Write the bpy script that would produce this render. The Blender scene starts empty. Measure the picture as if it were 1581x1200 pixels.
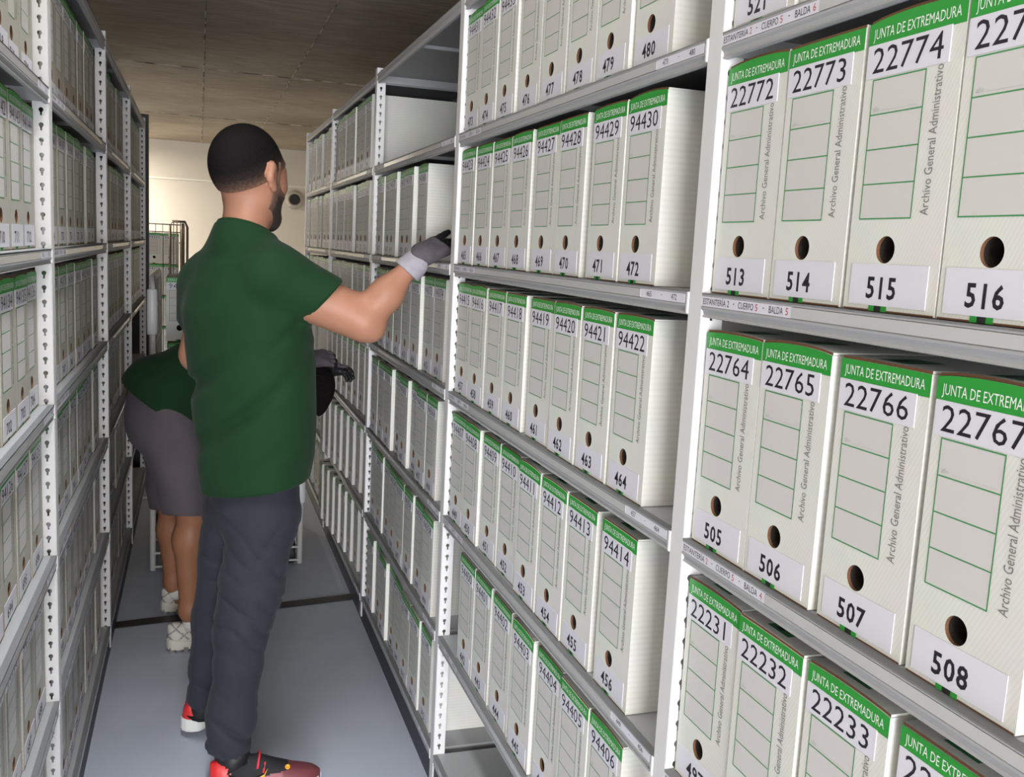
import bpy, math, random
import numpy as np
from mathutils import Vector, Matrix
R = math.radians
random.seed(7)
SC = bpy.context.scene
COL = SC.collection

# ------------------------------------------------------------------ camera, world, lights, exposure
CAM = Vector((0.0, 0.0, 1.4947))
RT = Vector((0.9482, -0.3132, 0.0520)); FW = Vector((0.3117, 0.9394, -0.1424))
FW.normalize(); RT = (RT - FW * RT.dot(FW)).normalized(); UP = RT.cross(FW)
cd = bpy.data.cameras.new('camera'); cam = bpy.data.objects.new('camera', cd); COL.objects.link(cam)
cd.sensor_fit = 'HORIZONTAL'; cd.sensor_width = 36.0; cd.lens = 1480 / 1581 * 36.0
cd.clip_start = 0.02; cd.clip_end = 60
M = Matrix.Identity(4)
for i in range(3):
    M[i][0], M[i][1], M[i][2], M[i][3] = RT[i], UP[i], -FW[i], CAM[i]
cam.matrix_world = M
SC.camera = cam
w = bpy.data.worlds.new('world'); SC.world = w; w.use_nodes = True
w.node_tree.nodes['Background'].inputs[0].default_value = (0.75, 0.86, 1.0, 1)
w.node_tree.nodes['Background'].inputs[1].default_value = 0.6
vs = SC.view_settings
vs.view_transform = 'Standard'; vs.look = 'None'; vs.gamma = 1.0; vs.use_curve_mapping = False; vs.exposure = 0.0

def area(name, loc, rot, sx, sy, energy, col):
    d = bpy.data.lights.new(name, 'AREA'); d.shape = 'RECTANGLE'; d.size = sx; d.size_y = sy
    d.energy = energy; d.color = col
    o = bpy.data.objects.new(name, d); COL.objects.link(o); o.location = loc; o.rotation_euler = rot
    return o
# assumed daylight through an assumed open doorway behind the photographer, both out of view
area('assumed_doorway_daylight', (-0.70, -5.4, 1.20), (R(90), 0, R(-6)), 2.6, 2.2, 600, (0.965, 0.975, 1.0))
area('added_aisle_fill', (-0.05, -0.4, 2.37), (0, 0, 0), 0.14, 1.5, 5, (1.0, 0.96, 0.88))  # added fill, no known lamp: brightens floor and near racks from above
lv = area('added_floor_fill', (-0.02, 1.75, 2.37), (0, 0, 0), 0.14, 1.5, 6, (0.93, 0.96, 1.0)); lv.data.spread = R(75)  # added, unseen: narrow spread to lighten the aisle floor

def at(u, v, Y):
    """point at depth Y seen at a place of the 1581 x 1200 frame"""
    d = FW * 1480 + RT * (u - 790.5) - UP * (v - 600)
    return CAM + d * (Y / d.y)

# ------------------------------------------------------------------ measures of the room
A = 0.623            # aisle face of the right-hand rack
B = -0.290           # aisle face of the left-hand rack
ZS = dict(T=2.110, A=1.778, B=1.453, C=1.1226, D=0.788, E=0.4497, F=0.104)   # shelf surfaces
PR = [6.050, 4.875, 3.640, 2.405, 1.114, -0.14]     # near faces of the right posts, far to near
PL = [0.962, 2.222, 3.515, 4.730, 5.990]            # near faces of the left posts, near to far
CEIL = 2.46
BACK = 11.0
BW, BH, BD = 0.130, 0.282, 0.365                    # archive box

# ------------------------------------------------------------------ materials
def mat(name, col, rough=0.6, metal=0.0, spec=0.5, emit=None):
    m = bpy.data.materials.new(name); m.use_nodes = True
    b = m.node_tree.nodes['Principled BSDF']
    b.inputs['Base Color'].default_value = (*col, 1); b.inputs['Roughness'].default_value = rough
    b.inputs['Metallic'].default_value = metal; b.inputs['Specular IOR Level'].default_value = spec
    if emit:
        b.inputs['Emission Color'].default_value = (*emit[:3], 1); b.inputs['Emission Strength'].default_value = emit[3]
    return m
def noise_mix(m, c1, c2, scale, lo=0.35, hi=0.65, detail=4, stretch=None, bump=0, rough=None):
    nt = m.node_tree; N = nt.nodes; L = nt.links; b = N['Principled BSDF']
    tc = N.new('ShaderNodeTexCoord'); n = N.new('ShaderNodeTexNoise'); r = N.new('ShaderNodeValToRGB')
    n.inputs['Scale'].default_value = scale; n.inputs['Detail'].default_value = detail
    src = tc.outputs['Object']
    if stretch:
        mp = N.new('ShaderNodeMapping'); mp.inputs['Scale'].default_value = stretch
        L.new(src, mp.inputs[0]); src = mp.outputs[0]
    L.new(src, n.inputs['Vector']); L.new(n.outputs['Fac'], r.inputs[0])
    r.color_ramp.elements[0].position = lo; r.color_ramp.elements[1].position = hi
    r.color_ramp.elements[0].color = (*c1, 1); r.color_ramp.elements[1].color = (*c2, 1)
    L.new(r.outputs[0], b.inputs['Base Color'])
    if bump:
        bp = N.new('ShaderNodeBump'); bp.inputs['Strength'].default_value = bump; bp.inputs['Distance'].default_value = 0.01
        L.new(n.outputs['Fac'], bp.inputs['Height']); L.new(bp.outputs[0], b.inputs['Normal'])
    return r

def card_material(name, c1, c2):
    """white board with the fine diagonal hatching printed on it"""
    m = mat(name, c1, 0.62, spec=0.3); nt = m.node_tree; N = nt.nodes; L = nt.links; b = N['Principled BSDF']
    tc = N.new('ShaderNodeTexCoord'); mp = N.new('ShaderNodeMapping'); mp.inputs['Rotation'].default_value = (R(62), R(0), R(28))
    wv = N.new('ShaderNodeTexWave'); wv.wave_type = 'BANDS'; wv.bands_direction = 'Z'; wv.inputs['Scale'].default_value = 75
    wv.inputs['Distortion'].default_value = 0.0
    r = N.new('ShaderNodeValToRGB'); r.color_ramp.elements[0].position = 0.35; r.color_ramp.elements[1].position = 0.75
    r.color_ramp.elements[0].color = (*c1, 1); r.color_ramp.elements[1].color = (*c2, 1)
    n = N.new('ShaderNodeTexNoise'); n.inputs['Scale'].default_value = 18; n.inputs['Detail'].default_value = 3
    mx = N.new('ShaderNodeMixRGB'); mx.blend_type = 'MULTIPLY'; mx.inputs[0].default_value = 0.14
    L.new(tc.outputs['Object'], mp.inputs[0]); L.new(mp.outputs[0], wv.inputs['Vector']); L.new(wv.outputs['Fac'], r.inputs[0])
    L.new(tc.outputs['Object'], n.inputs['Vector']); L.new(r.outputs[0], mx.inputs[1]); L.new(n.outputs['Color'], mx.inputs[2])
    L.new(mx.outputs[0], b.inputs['Base Color'])
    return m
m_card = card_material('box_board', (0.735, 0.735, 0.69), (0.70, 0.705, 0.655))
m_dim_brown = card_material('dim_brown_board', (0.50, 0.455, 0.385), (0.465, 0.42, 0.355))  # dim, brownish light on the left rack put into the board colour
m_dim = card_material('dim_board', (0.50, 0.485, 0.425), (0.47, 0.457, 0.40))  # weaker light on the near left bays put into the board colour
m_cell = mat('printed_cell', (0.60, 0.58, 0.57), 0.6, spec=0.3)
m_green = mat('green_print', (0.026, 0.30, 0.040), 0.45, spec=0.4)
m_line = mat('green_rule', (0.05, 0.27, 0.085), 0.6)
m_white = mat('white_print', (0.78, 0.86, 0.78), 0.5)
m_grey = mat('grey_print', (0.20, 0.20, 0.20), 0.6)
m_pale = mat('pale_grey_print', (0.44, 0.47, 0.43), 0.6)
m_paper = mat('sticker_paper', (0.675, 0.67, 0.735), 0.5, spec=0.3)
m_ink = mat('black_ink', (0.014, 0.012, 0.022), 0.5)
m_red = mat('red_ink', (0.50, 0.045, 0.07), 0.5)
m_brown = mat('raw_brown_board', (0.15, 0.075, 0.042), 0.85, spec=0.1)
m_inside = mat('shaded_box_inside', (0.030, 0.025, 0.022), 0.95, spec=0.05)  # near-black: shade inside the finger hole put into the colour
m_slot = mat('black_slot', (0.012, 0.014, 0.012), 0.7)
m_tab = mat('dark_green_tab', (0.022, 0.16, 0.045), 0.5)
m_post = mat('white_post_paint', (0.70, 0.695, 0.70), 0.42, spec=0.5)
m_shelf = mat('grey_shelf_paint', (0.37, 0.375, 0.385), 0.5, spec=0.4)
m_holder = mat('clear_label_channel', (0.50, 0.50, 0.50), 0.2, spec=0.6)
m_cap = mat('clear_plastic_end', (0.80, 0.80, 0.82), 0.15, spec=0.7)
m_plinth = mat('dark_plinth_paint', (0.030, 0.034, 0.048), 0.5)
m_panel = mat('rack_back_sheet', (0.12, 0.125, 0.13), 0.6)
m_black = mat('black_paint', (0.008, 0.008, 0.009), 0.5)

# ------------------------------------------------------------------ mesh helpers
class MB:
    def __init__(s): s.v = []; s.f = []; s.m = []; s.mats = []
    def mi(s, m):
        if m not in s.mats: s.mats.append(m)
        return s.mats.index(m)
    def poly(s, pts, m):
        k = len(s.v); s.v += [tuple(p) for p in pts]; s.f.append(tuple(range(k, k + len(pts)))); s.m.append(s.mi(m))
    def faces(s, pts, fs, m):
        k = len(s.v); s.v += [tuple(p) for p in pts]; i = s.mi(m)
        for f in fs: s.f.append(tuple(k + j for j in f)); s.m.append(i)
    def box(s, x0, x1, y0, y1, z0, z1, m, bev=0.0):
        if bev <= 0:
            p = [(x, y, z) for x in (x0, x1) for y in (y0, y1) for z in (z0, z1)]
            s.faces(p, [(0, 1, 3, 2), (4, 6, 7, 5), (0, 4, 5, 1), (2, 3, 7, 6), (0, 2, 6, 4), (1, 5, 7, 3)], m)
        else:
            c = bev; ring = lambda z, e: [(x0 + e, y0 + c, z), (x0 + c, y0 + e, z), (x1 - c, y0 + e, z), (x1 - e, y0 + c, z), (x1 - e, y1 - c, z), (x1 - c, y1 - e, z), (x0 + c, y1 - e, z), (x0 + e, y1 - c, z)]
            rs = [ring(z0, c), ring(z0 + c, 0), ring(z1 - c, 0), ring(z1, c)]
            s.loft(rs, m)
    def loft(s, rings, m, cap=True):
        n = len(rings[0]); k = len(s.v); i = s.mi(m)
        for r in rings: s.v += [tuple(p) for p in r]
        for a in range(len(rings) - 1):
            for j in range(n):
                s.f.append((k + a * n + j, k + a * n + (j + 1) % n, k + (a + 1) * n + (j + 1) % n, k + (a + 1) * n + j)); s.m.append(i)
        if cap:
            s.f.append(tuple(k + j for j in reversed(range(n)))); s.m.append(i)
            q = k + (len(rings) - 1) * n; s.f.append(tuple(q + j for j in range(n))); s.m.append(i)
    def tube(s, path, r, m, n=8, closed=False):
        P = [Vector(p) for p in path]; rings = []
        for i, p in enumerate(P):
            t = ((P[(i + 1) % len(P)] if closed or i < len(P) - 1 else p) - (P[i - 1] if closed or i > 0 else p)).normalized()
            a = Vector((0, 0, 1)) if abs(t.z) < 0.9 else Vector((1, 0, 0))
            e = t.cross(a).normalized(); g = t.cross(e)
            rr = r[i] if isinstance(r, (list, tuple)) else r
            rings.append([p + (e * math.cos(q) + g * math.sin(q)) * rr for q in [2 * math.pi * j / n for j in range(n)]])
        if closed: rings.append(rings[0])
        s.loft(rings, m, cap=not closed)
    def lathe(s, prof, c, axis, m, n=32):
        ax = Vector(axis).normalized(); e = ax.orthogonal().normalized(); g = ax.cross(e); c = Vector(c)
        s.loft([[c + ax * h + (e * math.cos(2 * math.pi * j / n) + g * math.sin(2 * math.pi * j / n)) * r for j in range(n)] for r, h in prof], m)
    def mesh(s, name, smooth=False):
        me = bpy.data.meshes.new(name); me.from_pydata(s.v, [], s.f)
        for m in s.mats: me.materials.append(m)
        me.polygons.foreach_set('material_index', s.m)
        if smooth: me.polygons.foreach_set('use_smooth', [True] * len(s.f))
        me.update(); return me
    def build(s, name, parent=None, smooth=False, fix=True):
        me = s.mesh(name, smooth)
        if fix: fix_normals(me)
        return link(name, me, parent)
def fix_normals(me):
    import bmesh
    bm = bmesh.new(); bm.from_mesh(me); bmesh.ops.recalc_face_normals(bm, faces=bm.faces); bm.to_mesh(me); bm.free()
def link(name, data, parent=None, loc=None):
    o = bpy.data.objects.new(name, data); COL.objects.link(o)
    if parent is not None: o.parent = parent
    if loc is not None: o.location = loc
    return o
def tag(o, label, cat, group=None, kind=None):
    if label: o['label'] = label
    if cat: o['category'] = cat
    if group: o['group'] = group
    if kind: o['kind'] = kind
    return o
def struct(o): o['kind'] = 'structure'; return o

# ------------------------------------------------------------------ lettering: outlines taken once from the built-in face
GC = {}
def glyphs(txt, bold=0.0, res=3):
    k = (txt, bold, res)
    if k in GC: return GC[k]
    c = bpy.data.curves.new('lettering', 'FONT'); c.body = txt; c.resolution_u = res; c.offset = bold; c.fill_mode = 'FRONT'
    o = bpy.data.objects.new('lettering', c); COL.objects.link(o)
    dg = bpy.context.evaluated_depsgraph_get(); me = bpy.data.meshes.new_from_object(o.evaluated_get(dg))
    vs_ = [(v.co.x, v.co.y) for v in me.vertices]; fs = [tuple(p.vertices) for p in me.polygons]
    bpy.data.objects.remove(o); bpy.data.curves.remove(c); bpy.data.meshes.remove(me)
    GC[k] = (vs_, fs); return GC[k]
def bounds(vs_):
    xs = [p[0] for p in vs_]; ys = [p[1] for p in vs_]
    return min(xs), max(xs), min(ys), max(ys)
def put_text(mb, txt, m, to3, x0, x1, y0, y1, bold=0.0, res=3):
    """fit a line of lettering into a rectangle of the surface given by to3(u, v)"""
    vs_, fs = glyphs(txt, bold, res); a, b, c, d = bounds(vs_)
    mb.faces([to3(x0 + (x - a) / (b - a) * (x1 - x0), y0 + (y - c) / (d - c) * (y1 - y0)) for x, y in vs_], fs, m)
def put_number(mb, txt, m, to3, x0, x1, y0, y1, bold=0.0, res=3):
    n = len(txt); adv = (x1 - x0) / (n - 0.12)
    for i, ch in enumerate(txt):
        vs_, fs = glyphs(ch, bold, res); a, b, c, d = bounds(vs_)
        za, zb = bounds(glyphs('0', bold, res)[0])[:2]
        wd = adv * 0.86 * (b - a) / (zb - za)
        xa = x0 + i * adv + (adv * 0.86 - wd) / 2
        mb.faces([to3(xa + (x - a) / (b - a) * wd, y0 + (y - c) / (d - c) * (y1 - y0)) for x, y in vs_], fs, m)

# ------------------------------------------------------------------ the setting
def quad_box(name, x0, x1, y0, y1, z0, z1, m):
    mb = MB(); mb.box(x0, x1, y0, y1, z0, z1, m); return struct(mb.build(name))
m_floor = mat('grey_blue_floor_paint', (0.14, 0.155, 0.185), 0.42, spec=0.45)
noise_mix(m_floor, (0.49, 0.53, 0.63), (0.55, 0.59, 0.69), 3.0, 0.3, 0.7, 5)
m_wall = mat('cream_wall_paint', (0.60, 0.565, 0.51), 0.8, spec=0.2)
noise_mix(m_wall, (0.585, 0.55, 0.495), (0.625, 0.59, 0.535), 1.6, 0.3, 0.7, 3)
# board-marked concrete ceiling
m_ceil = mat('brown_concrete', (0.11, 0.092, 0.075), 0.8, spec=0.25)
def ceiling_nodes(m):
    nt = m.node_tree; N = nt.nodes; L = nt.links; b = N['Principled BSDF']
    tc = N.new('ShaderNodeTexCoord')
    n1 = N.new('ShaderNodeTexNoise'); n1.inputs['Scale'].default_value = 1.1; n1.inputs['Detail'].default_value = 5
    mp = N.new('ShaderNodeMapping'); mp.inputs['Scale'].default_value = (1.0, 5.0, 1.0)
    n2 = N.new('ShaderNodeTexNoise'); n2.inputs['Scale'].default_value = 7; n2.inputs['Detail'].default_value = 6
    L.new(tc.outputs['Object'], n1.inputs['Vector']); L.new(tc.outputs['Object'], mp.inputs[0]); L.new(mp.outputs[0], n2.inputs['Vector'])
    r1 = N.new('ShaderNodeValToRGB'); r1.color_ramp.elements[0].position = 0.3; r1.color_ramp.elements[1].position = 0.72
    r1.color_ramp.elements[0].color = (0.225, 0.182, 0.138, 1); r1.color_ramp.elements[1].color = (0.40, 0.345, 0.265, 1)
    L.new(n1.outputs['Fac'], r1.inputs[0])
    r2 = N.new('ShaderNodeValToRGB'); r2.color_ramp.elements[0].position = 0.3; r2.color_ramp.elements[1].position = 0.7
    r2.color_ramp.elements[0].color = (0.75, 0.75, 0.75, 1); r2.color_ramp.elements[1].color = (1.15, 1.13, 1.1, 1)
    L.new(n2.outputs['Fac'], r2.inputs[0])
    mx = N.new('ShaderNodeMixRGB'); mx.blend_type = 'MULTIPLY'; mx.inputs[0].default_value = 1.0
    L.new(r1.outputs[0], mx.inputs[1]); L.new(r2.outputs[0], mx.inputs[2])
    # pale chips and specks of laitance
    mp3 = N.new('ShaderNodeMapping'); mp3.inputs['Scale'].default_value = (1.0, 3.0, 1.0)
    n3 = N.new('ShaderNodeTexNoise'); n3.inputs['Scale'].default_value = 15; n3.inputs['Detail'].default_value = 2
    L.new(tc.outputs['Object'], mp3.inputs[0]); L.new(mp3.outputs[0], n3.inputs['Vector'])
    r3 = N.new('ShaderNodeValToRGB'); r3.color_ramp.elements[0].position = 0.70; r3.color_ramp.elements[1].position = 0.76
    L.new(n3.outputs['Fac'], r3.inputs[0])
    mx3 = N.new('ShaderNodeMixRGB'); mx3.inputs[2].default_value = (0.27, 0.24, 0.19, 1)
    L.new(r3.outputs[0], mx3.inputs[0]); L.new(mx.outputs[0], mx3.inputs[1])
    L.new(mx3.outputs[0], b.inputs['Base Color'])
ceiling_nodes(m_ceil)
m_ridge = mat('pale_concrete_fin', (0.42, 0.37, 0.29), 0.85, spec=0.2)
noise_mix(m_ridge, (0.13, 0.11, 0.09), (0.50, 0.44, 0.35), 9, 0.4, 0.6, 4)

XL, XR, YN = -2.3, 1.35, -5.5
quad_box('floor', XL, XR, YN, BACK, -0.06, 0.0, m_floor)
quad_box('ceiling', XL, XR, YN, BACK, CEIL, CEIL + 0.08, m_ceil)
quad_box('wall_back', XL, XR, BACK, BACK + 0.08, 0.0, CEIL, m_wall)
quad_box('wall_left', XL - 0.08, XL, YN, BACK, 0.0, CEIL, m_wall)
quad_box('wall_right', XR, XR + 0.08, YN, BACK, 0.0, CEIL, m_wall)
mb = MB()       # near wall with an assumed open doorway, unseen, to go with the daylight
mb.box(XL, -2.02, YN - 0.08, YN, 0, CEIL, m_wall); mb.box(0.62, XR, YN - 0.08, YN, 0, CEIL, m_wall); mb.box(-2.02, 0.62, YN - 0.08, YN, 2.34, CEIL, m_wall)
struct(mb.build('wall_front'))
mb = MB(); mb.box(XL, XR, BACK - 0.012, BACK, 2.055, 2.075, mat('white_batten', (0.72, 0.70, 0.66), 0.5)); struct(mb.build('trim_1'))
# fins of concrete left between the formwork boards
def fin(name, x0, x1, y0, y1, amp, wd, seed):
    rnd = random.Random(seed); mb = MB(); n = 60; rings = []
    for i in range(n + 1):
        t = i / n; x = x0 + (x1 - x0) * t; y = y0 + (y1 - y0) * t
        k = wd * (0.4 + rnd.random()); d = rnd.uniform(-amp, amp); h = 0.003 + 0.004 * rnd.random()
        if abs(x1 - x0) > abs(y1 - y0): rings.append([(x, y + d - k, CEIL), (x, y + d, CEIL - h), (x, y + d + k, CEIL)])
        else: rings.append([(x + d - k, y, CEIL), (x + d, y, CEIL - h), (x + d + k, y, CEIL)])
    mb.loft(rings, m_ridge); return struct(mb.build(name))
fin('trim_2', XL, XR, 6.08, 6.17, 0.006, 0.011, 3)
fin('trim_3', XL, XR, 8.55, 8.62, 0.006, 0.008, 4)
fin('trim_4', 0.02, 0.03, YN, BACK, 0.002, 0.0035, 5)
fin('trim_5', 0.545, 0.535, YN, BACK, 0.003, 0.0035, 6)
# steel rails of the rolling racks, set in the floor
m_rail = mat('dark_floor_rail', (0.022, 0.022, 0.024), 0.4, 0.4)
def rail(name, y0, y1, wd, m):
    mb = MB(); mb.loft([[(XL, y0 - wd, 0), (XL, y0 - wd, 0.004), (XL, y0 + wd, 0.004), (XL, y0 + wd, 0)], [(XR, y1 - wd, 0), (XR, y1 - wd, 0.004), (XR, y1 + wd, 0.004), (XR, y1 + wd, 0)]], m)
    return struct(mb.build(name))
rail('trim_6', 3.46, 4.02, 0.030, m_rail)
rail('trim_7', 5.42, 5.88, 0.016, mat('bare_steel_rail', (0.45, 0.45, 0.45), 0.35, 0.6))
mb = MB(); mb.box(XL, XR, BACK - 0.015, BACK, 0, 0.08, m_plinth); struct(mb.build('baseboard_back'))
# assumed strip lamp, unseen, on the ceiling of the far part of the room, beyond the end of the left rack
m_lampbody = mat('white_lamp_body', (0.75, 0.75, 0.75), 0.4)
m_diff = mat('lit_diffuser', (0.9, 0.9, 0.85), 0.4, emit=(1.0, 0.93, 0.80, 6.0))
def unseen_strip_lamp(x, y, label):
    lamp = link('unseen_ceiling_lamp', None, loc=(x, y, CEIL)); tag(lamp, label, 'lamp')  # fixture out of view
    mb = MB(); mb.box(-0.09, 0.09, -0.78, 0.78, -0.05, 0.0, m_lampbody, 0.01); mb.build('lamp_body', lamp)
    mb = MB(); mb.box(-0.06, 0.06, -0.74, 0.74, -0.072, -0.05, m_diff, 0.006); mb.build('diffuser', lamp)
unseen_strip_lamp(-1.45, 10.1, 'assumed white strip lamp, out of view, on the concrete ceiling beyond the left rack')  # assumed fixture to go with the end wall's light
unseen_strip_lamp(-0.05, -0.4, 'added white strip lamp, out of view, nearest the assumed doorway')  # added fixture to go with the aisle fill
unseen_strip_lamp(-0.02, 1.75, 'added white strip lamp, out of view, over the aisle, just before the standing man')  # added fixture to go with the floor fill
area('assumed_strip_light', (-1.45, 10.1, CEIL - 0.09), (0, 0, 0), 0.12, 1.2, 140, (1.0, 0.92, 0.78))  # assumed source, unseen: brightens the end wall

# air valve on the end wall
vent = link('wall_vent', None, loc=(1.006, BACK, 1.926)); tag(vent, 'round cream air valve with a black mouth on the far wall', 'vent')
m_vent = mat('grey_cream_vent', (0.42, 0.39, 0.34), 0.5)
mb = MB(); mb.lathe([(0.104, 0.0), (0.104, -0.01), (0.098, -0.03), (0.084, -0.048), (0.066, -0.058), (0.058, -0.05)], (0, 0, 0), (0, 1, 0), m_vent, 40); mb.build('flange', vent, True)
mb = MB(); mb.lathe([(0.058, -0.0585), (0.057, -0.0600)], (0, 0, 0), (0, 1, 0), m_black, 40); mb.build('mouth', vent)

# ------------------------------------------------------------------ racks
KEY = [(math.cos(R(90 + t)) * 0.0047, 0.004 + math.sin(R(90 + t)) * 0.0047) for t in range(0, 150, 25)] + [(-0.0019, -0.001), (-0.0019, -0.0075), (0.0019, -0.0075), (0.0019, -0.001)]
KEY += [(math.cos(R(90 + t)) * 0.0047, 0.004 + math.sin(R(90 + t)) * 0.0047) for t in range(235, 360, 25)]
def post_mesh(sx):
    """angle upright: pierced flange facing along the aisle, plain flange facing the aisle. local corner at the origin"""
    mb = MB(); fw, ph, H = 0.033, 0.0302, 2.14; n = int(H / ph)
    for i in range(n):
        z = i * ph; cx, cz = fw * 0.5, z + ph * 0.5; m = len(KEY)
        inner = [(cx + x, cz + y) for x, y in KEY]; outer = []
        for x, y in KEY:
            t = math.atan2(y, x); c, s = math.cos(t), math.sin(t); q = min(fw / 2 / max(abs(c), 1e-6), ph / 2 / max(abs(s), 1e-6))
            outer.append((cx + c * q, cz + s * q))
        for j in range(m):
            j2 = (j + 1) % m
            quad = [outer[j], outer[j2], inner[j2], inner[j]]
            mb.poly([(sx * p[0], 0, p[1]) for p in quad], m_post)
            # corner fill
            a_, b_ = outer[j], outer[j2]
            if abs(a_[0] - b_[0]) > 1e-5 and abs(a_[1] - b_[1]) > 1e-5:
                for cxx in (0, fw):
                    for czz in (z, z + ph):
                        if (abs(a_[0] - cxx) < 1e-4 or abs(b_[0] - cxx) < 1e-4) and (abs(a_[1] - czz) < 1e-4 or abs(b_[1] - czz) < 1e-4):
                            mb.poly([(sx * a_[0], 0, a_[1]), (sx * cxx, 0, czz), (sx * b_[0], 0, b_[1])], m_post)
            mb.poly([(sx * inner[j][0], 0, inner[j][1]), (sx * inner[j2][0], 0, inner[j2][1]), (sx * inner[j2][0], 0.0015, inner[j2][1]), (sx * inner[j][0], 0.0015, inner[j][1])], m_post)
    mb.box(min(0, sx * 0.0018), max(0, sx * 0.0018), 0, 0.033, 0, n * ph, m_post)
    return mb.mesh('post')
POSTM = {1: post_mesh(1), -1: post_mesh(-1)}
m_foot = mat('grey_plastic_foot', (0.2, 0.2, 0.21), 0.5)

def shelf_mesh(Ln):
    """pressed steel shelf: local origin at its left front corner as one faces it, running to -Y, +X into the rack"""
    mb = MB(); D = 0.40
    mb.box(0.0, D, -Ln, 0, -0.002, 0.0, m_shelf)
    prof = [(0.0, 0.0), (0.0, -0.0035), (0.0022, -0.005), (0.0022, -0.0165), (0.0, -0.018), (0.0, -0.0205), (0.003, -0.0235), (0.0042, -0.028), (0.002, -0.031), (0.006, -0.032), (0.010, -0.032), (0.010, -0.0305), (0.012, -0.029), (0.012, 0.0)]
    mb.loft([[(x, 0, z) for x, z in prof], [(x, -Ln, z) for x, z in prof]], m_shelf)
    mb.box(D - 0.003, D, -Ln, 0, -0.03, -0.002, m_shelf)
    mb.box(0.012, D - 0.003, -Ln, -Ln + 0.0015, -0.028, -0.002, m_shelf); mb.box(0.012, D - 0.003, -0.0015, 0, -0.028, -0.002, m_shelf)
    mb.box(0.012, D - 0.003, -Ln * 0.5 - 0.02, -Ln * 0.5 + 0.02, -0.012, -0.002, m_shelf)
    return mb.mesh('shelf')
def channel_label(parent, y0, y1, txts, res):
    """printed strip in the shelf's label channel; txts = [(text, ink, start, end)] in metres from y0"""
    mb = MB(); mb.box(0.0004, 0.0024, -y1, -y0, -0.0168, -0.0042, m_paper)
    for t, ink, a_, b_ in txts:
        hi = -0.0062 if 'Í' not in t else -0.0046
        lo = -0.0142 if t not in '-' else -0.0100
        if t == '-': hi = -0.0090
        put_text(mb, t, ink, lambda u, v: (0.0002, -u, v), y0 + a_, y0 + b_, lo, hi, 0.0, res)
    return mb.build('shelf_label', parent, fix=False)

BAL = dict(A=6, B=5, C=4, D=3, E=2, F=1)
def rack(side, posts, labels):
    X = A if side == 'R' else B; sx = 1 if side == 'R' else -1
    ys = sorted(posts); y0, y1 = ys[0], ys[-1] + 0.033
    root = link('metal_shelving_rack', None, loc=(X + sx * 0.2, (y0 + y1) / 2, 0)); off = -root.location
    for y in posts:
        link('post', POSTM[sx], root, Vector((X, y, 0.02)) + off)
        q = link('post', POSTM[sx], root, Vector((X + sx * 0.400, y + 0.033, 0.02)) + off); q.rotation_euler = (0, 0, math.pi)
    for i in range(len(ys) - 1):
        ya, yb = ys[i] + 0.0335, ys[i + 1] - 0.0005
        if side == 'R': ya = ys[i] + 0.0335
        Ln = yb - ya; me = shelf_mesh(Ln); body = None
        for s in 'TABCDEF':
            o = link('shelf', me, root)
            if side == 'R': o.location = Vector((X, yb, ZS[s])) + off
            else: o.location = Vector((X, ya, ZS[s] - 0.004)) + off; o.rotation_euler = (0, 0, math.pi)
            if s == 'T': continue
            ids = labels(i, s)
            if ids:
                est, cu, n0, n1, near = ids; res = 3 if near else 1
                t = [('ESTANTERÍA', m_ink, 0.004, 0.060), (str(est), m_red if s != 'B' else m_ink, 0.0635, 0.068), ('-', m_ink, 0.077, 0.080), ('CUERPO', m_ink, 0.089, 0.123), (str(cu), m_red, 0.127, 0.132), ('-', m_ink, 0.143, 0.146), ('BALDA', m_ink, 0.156, 0.184), (str(BAL[s]), m_red, 0.189, 0.194)]
                channel_label(o, 0.0, 0.20, t, res)
                t = [(str(n0), m_ink, 0.020, 0.036), ('-', m_ink, 0.066, 0.069), (str(n1), m_ink, 0.098, 0.114)]
                channel_label(o, Ln - 0.15, Ln - 0.014, t, res)
            mb = MB(); mb.box(0.0, 0.0026, -(Ln - 0.15), -0.2, -0.0166, -0.0046, m_holder)
            mb.build('label_channel', o)
            mb = MB(); mb.box(-0.0015, 0.003, -Ln, -Ln + 0.006, -0.030, -0.0005, m_cap, 0.001); mb.build('channel_end_cap', o)
    mb = MB(); xa, xb = (X + 0.004, X + 0.40) if sx > 0 else (X - 0.40, X - 0.004)
    mb.box(xa + off.x, xb + off.x, y0 + off.y, y1 + off.y, 0.0, 0.070, m_plinth); mb.build('plinth', root)
    mb = MB(); xa = X + sx * 0.404; mb.box(min(xa, xa + sx * 0.002) + off.x, max(xa, xa + sx * 0.002) + off.x, y0 + off.y, y1 + off.y, 0.07, 2.14, m_panel); mb.build('back_sheet', root)
    return root, off
def lab_r(i, s):     # bays counted from the nearest
    g = 480 - 48 * i + 8 * (BAL[s] - 1)
    return (2, 5 - i, g + 1, g + 8, i < 2)
def lab_l(i, s):
    g = 672 + 48 * i + 8 * (BAL[s] - 1)
    return (3, 3 + i, g + 1, g + 8, False)
rr, _ = rack('R', PR, lab_r)
tag(rr, 'grey steel rack along the right side of the aisle, pierced white posts', 'shelving')
rl, offl = rack('L', PL, lab_l)
tag(rl, 'grey steel rack along the left side of the aisle, pierced white posts', 'shelving')
mb = MB(); mb.box(-0.70 + offl.x, B + 0.004 + offl.x, 6.32 + offl.y, 6.36 + offl.y, 0.0, 2.19, m_black); mb.box(-0.70 + offl.x, -0.66 + offl.x, 6.02 + offl.y, 6.32 + offl.y, 0, 2.19, m_black)
o = mb.build('end_panel', rl); o['label'] = 'black end panel'

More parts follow.
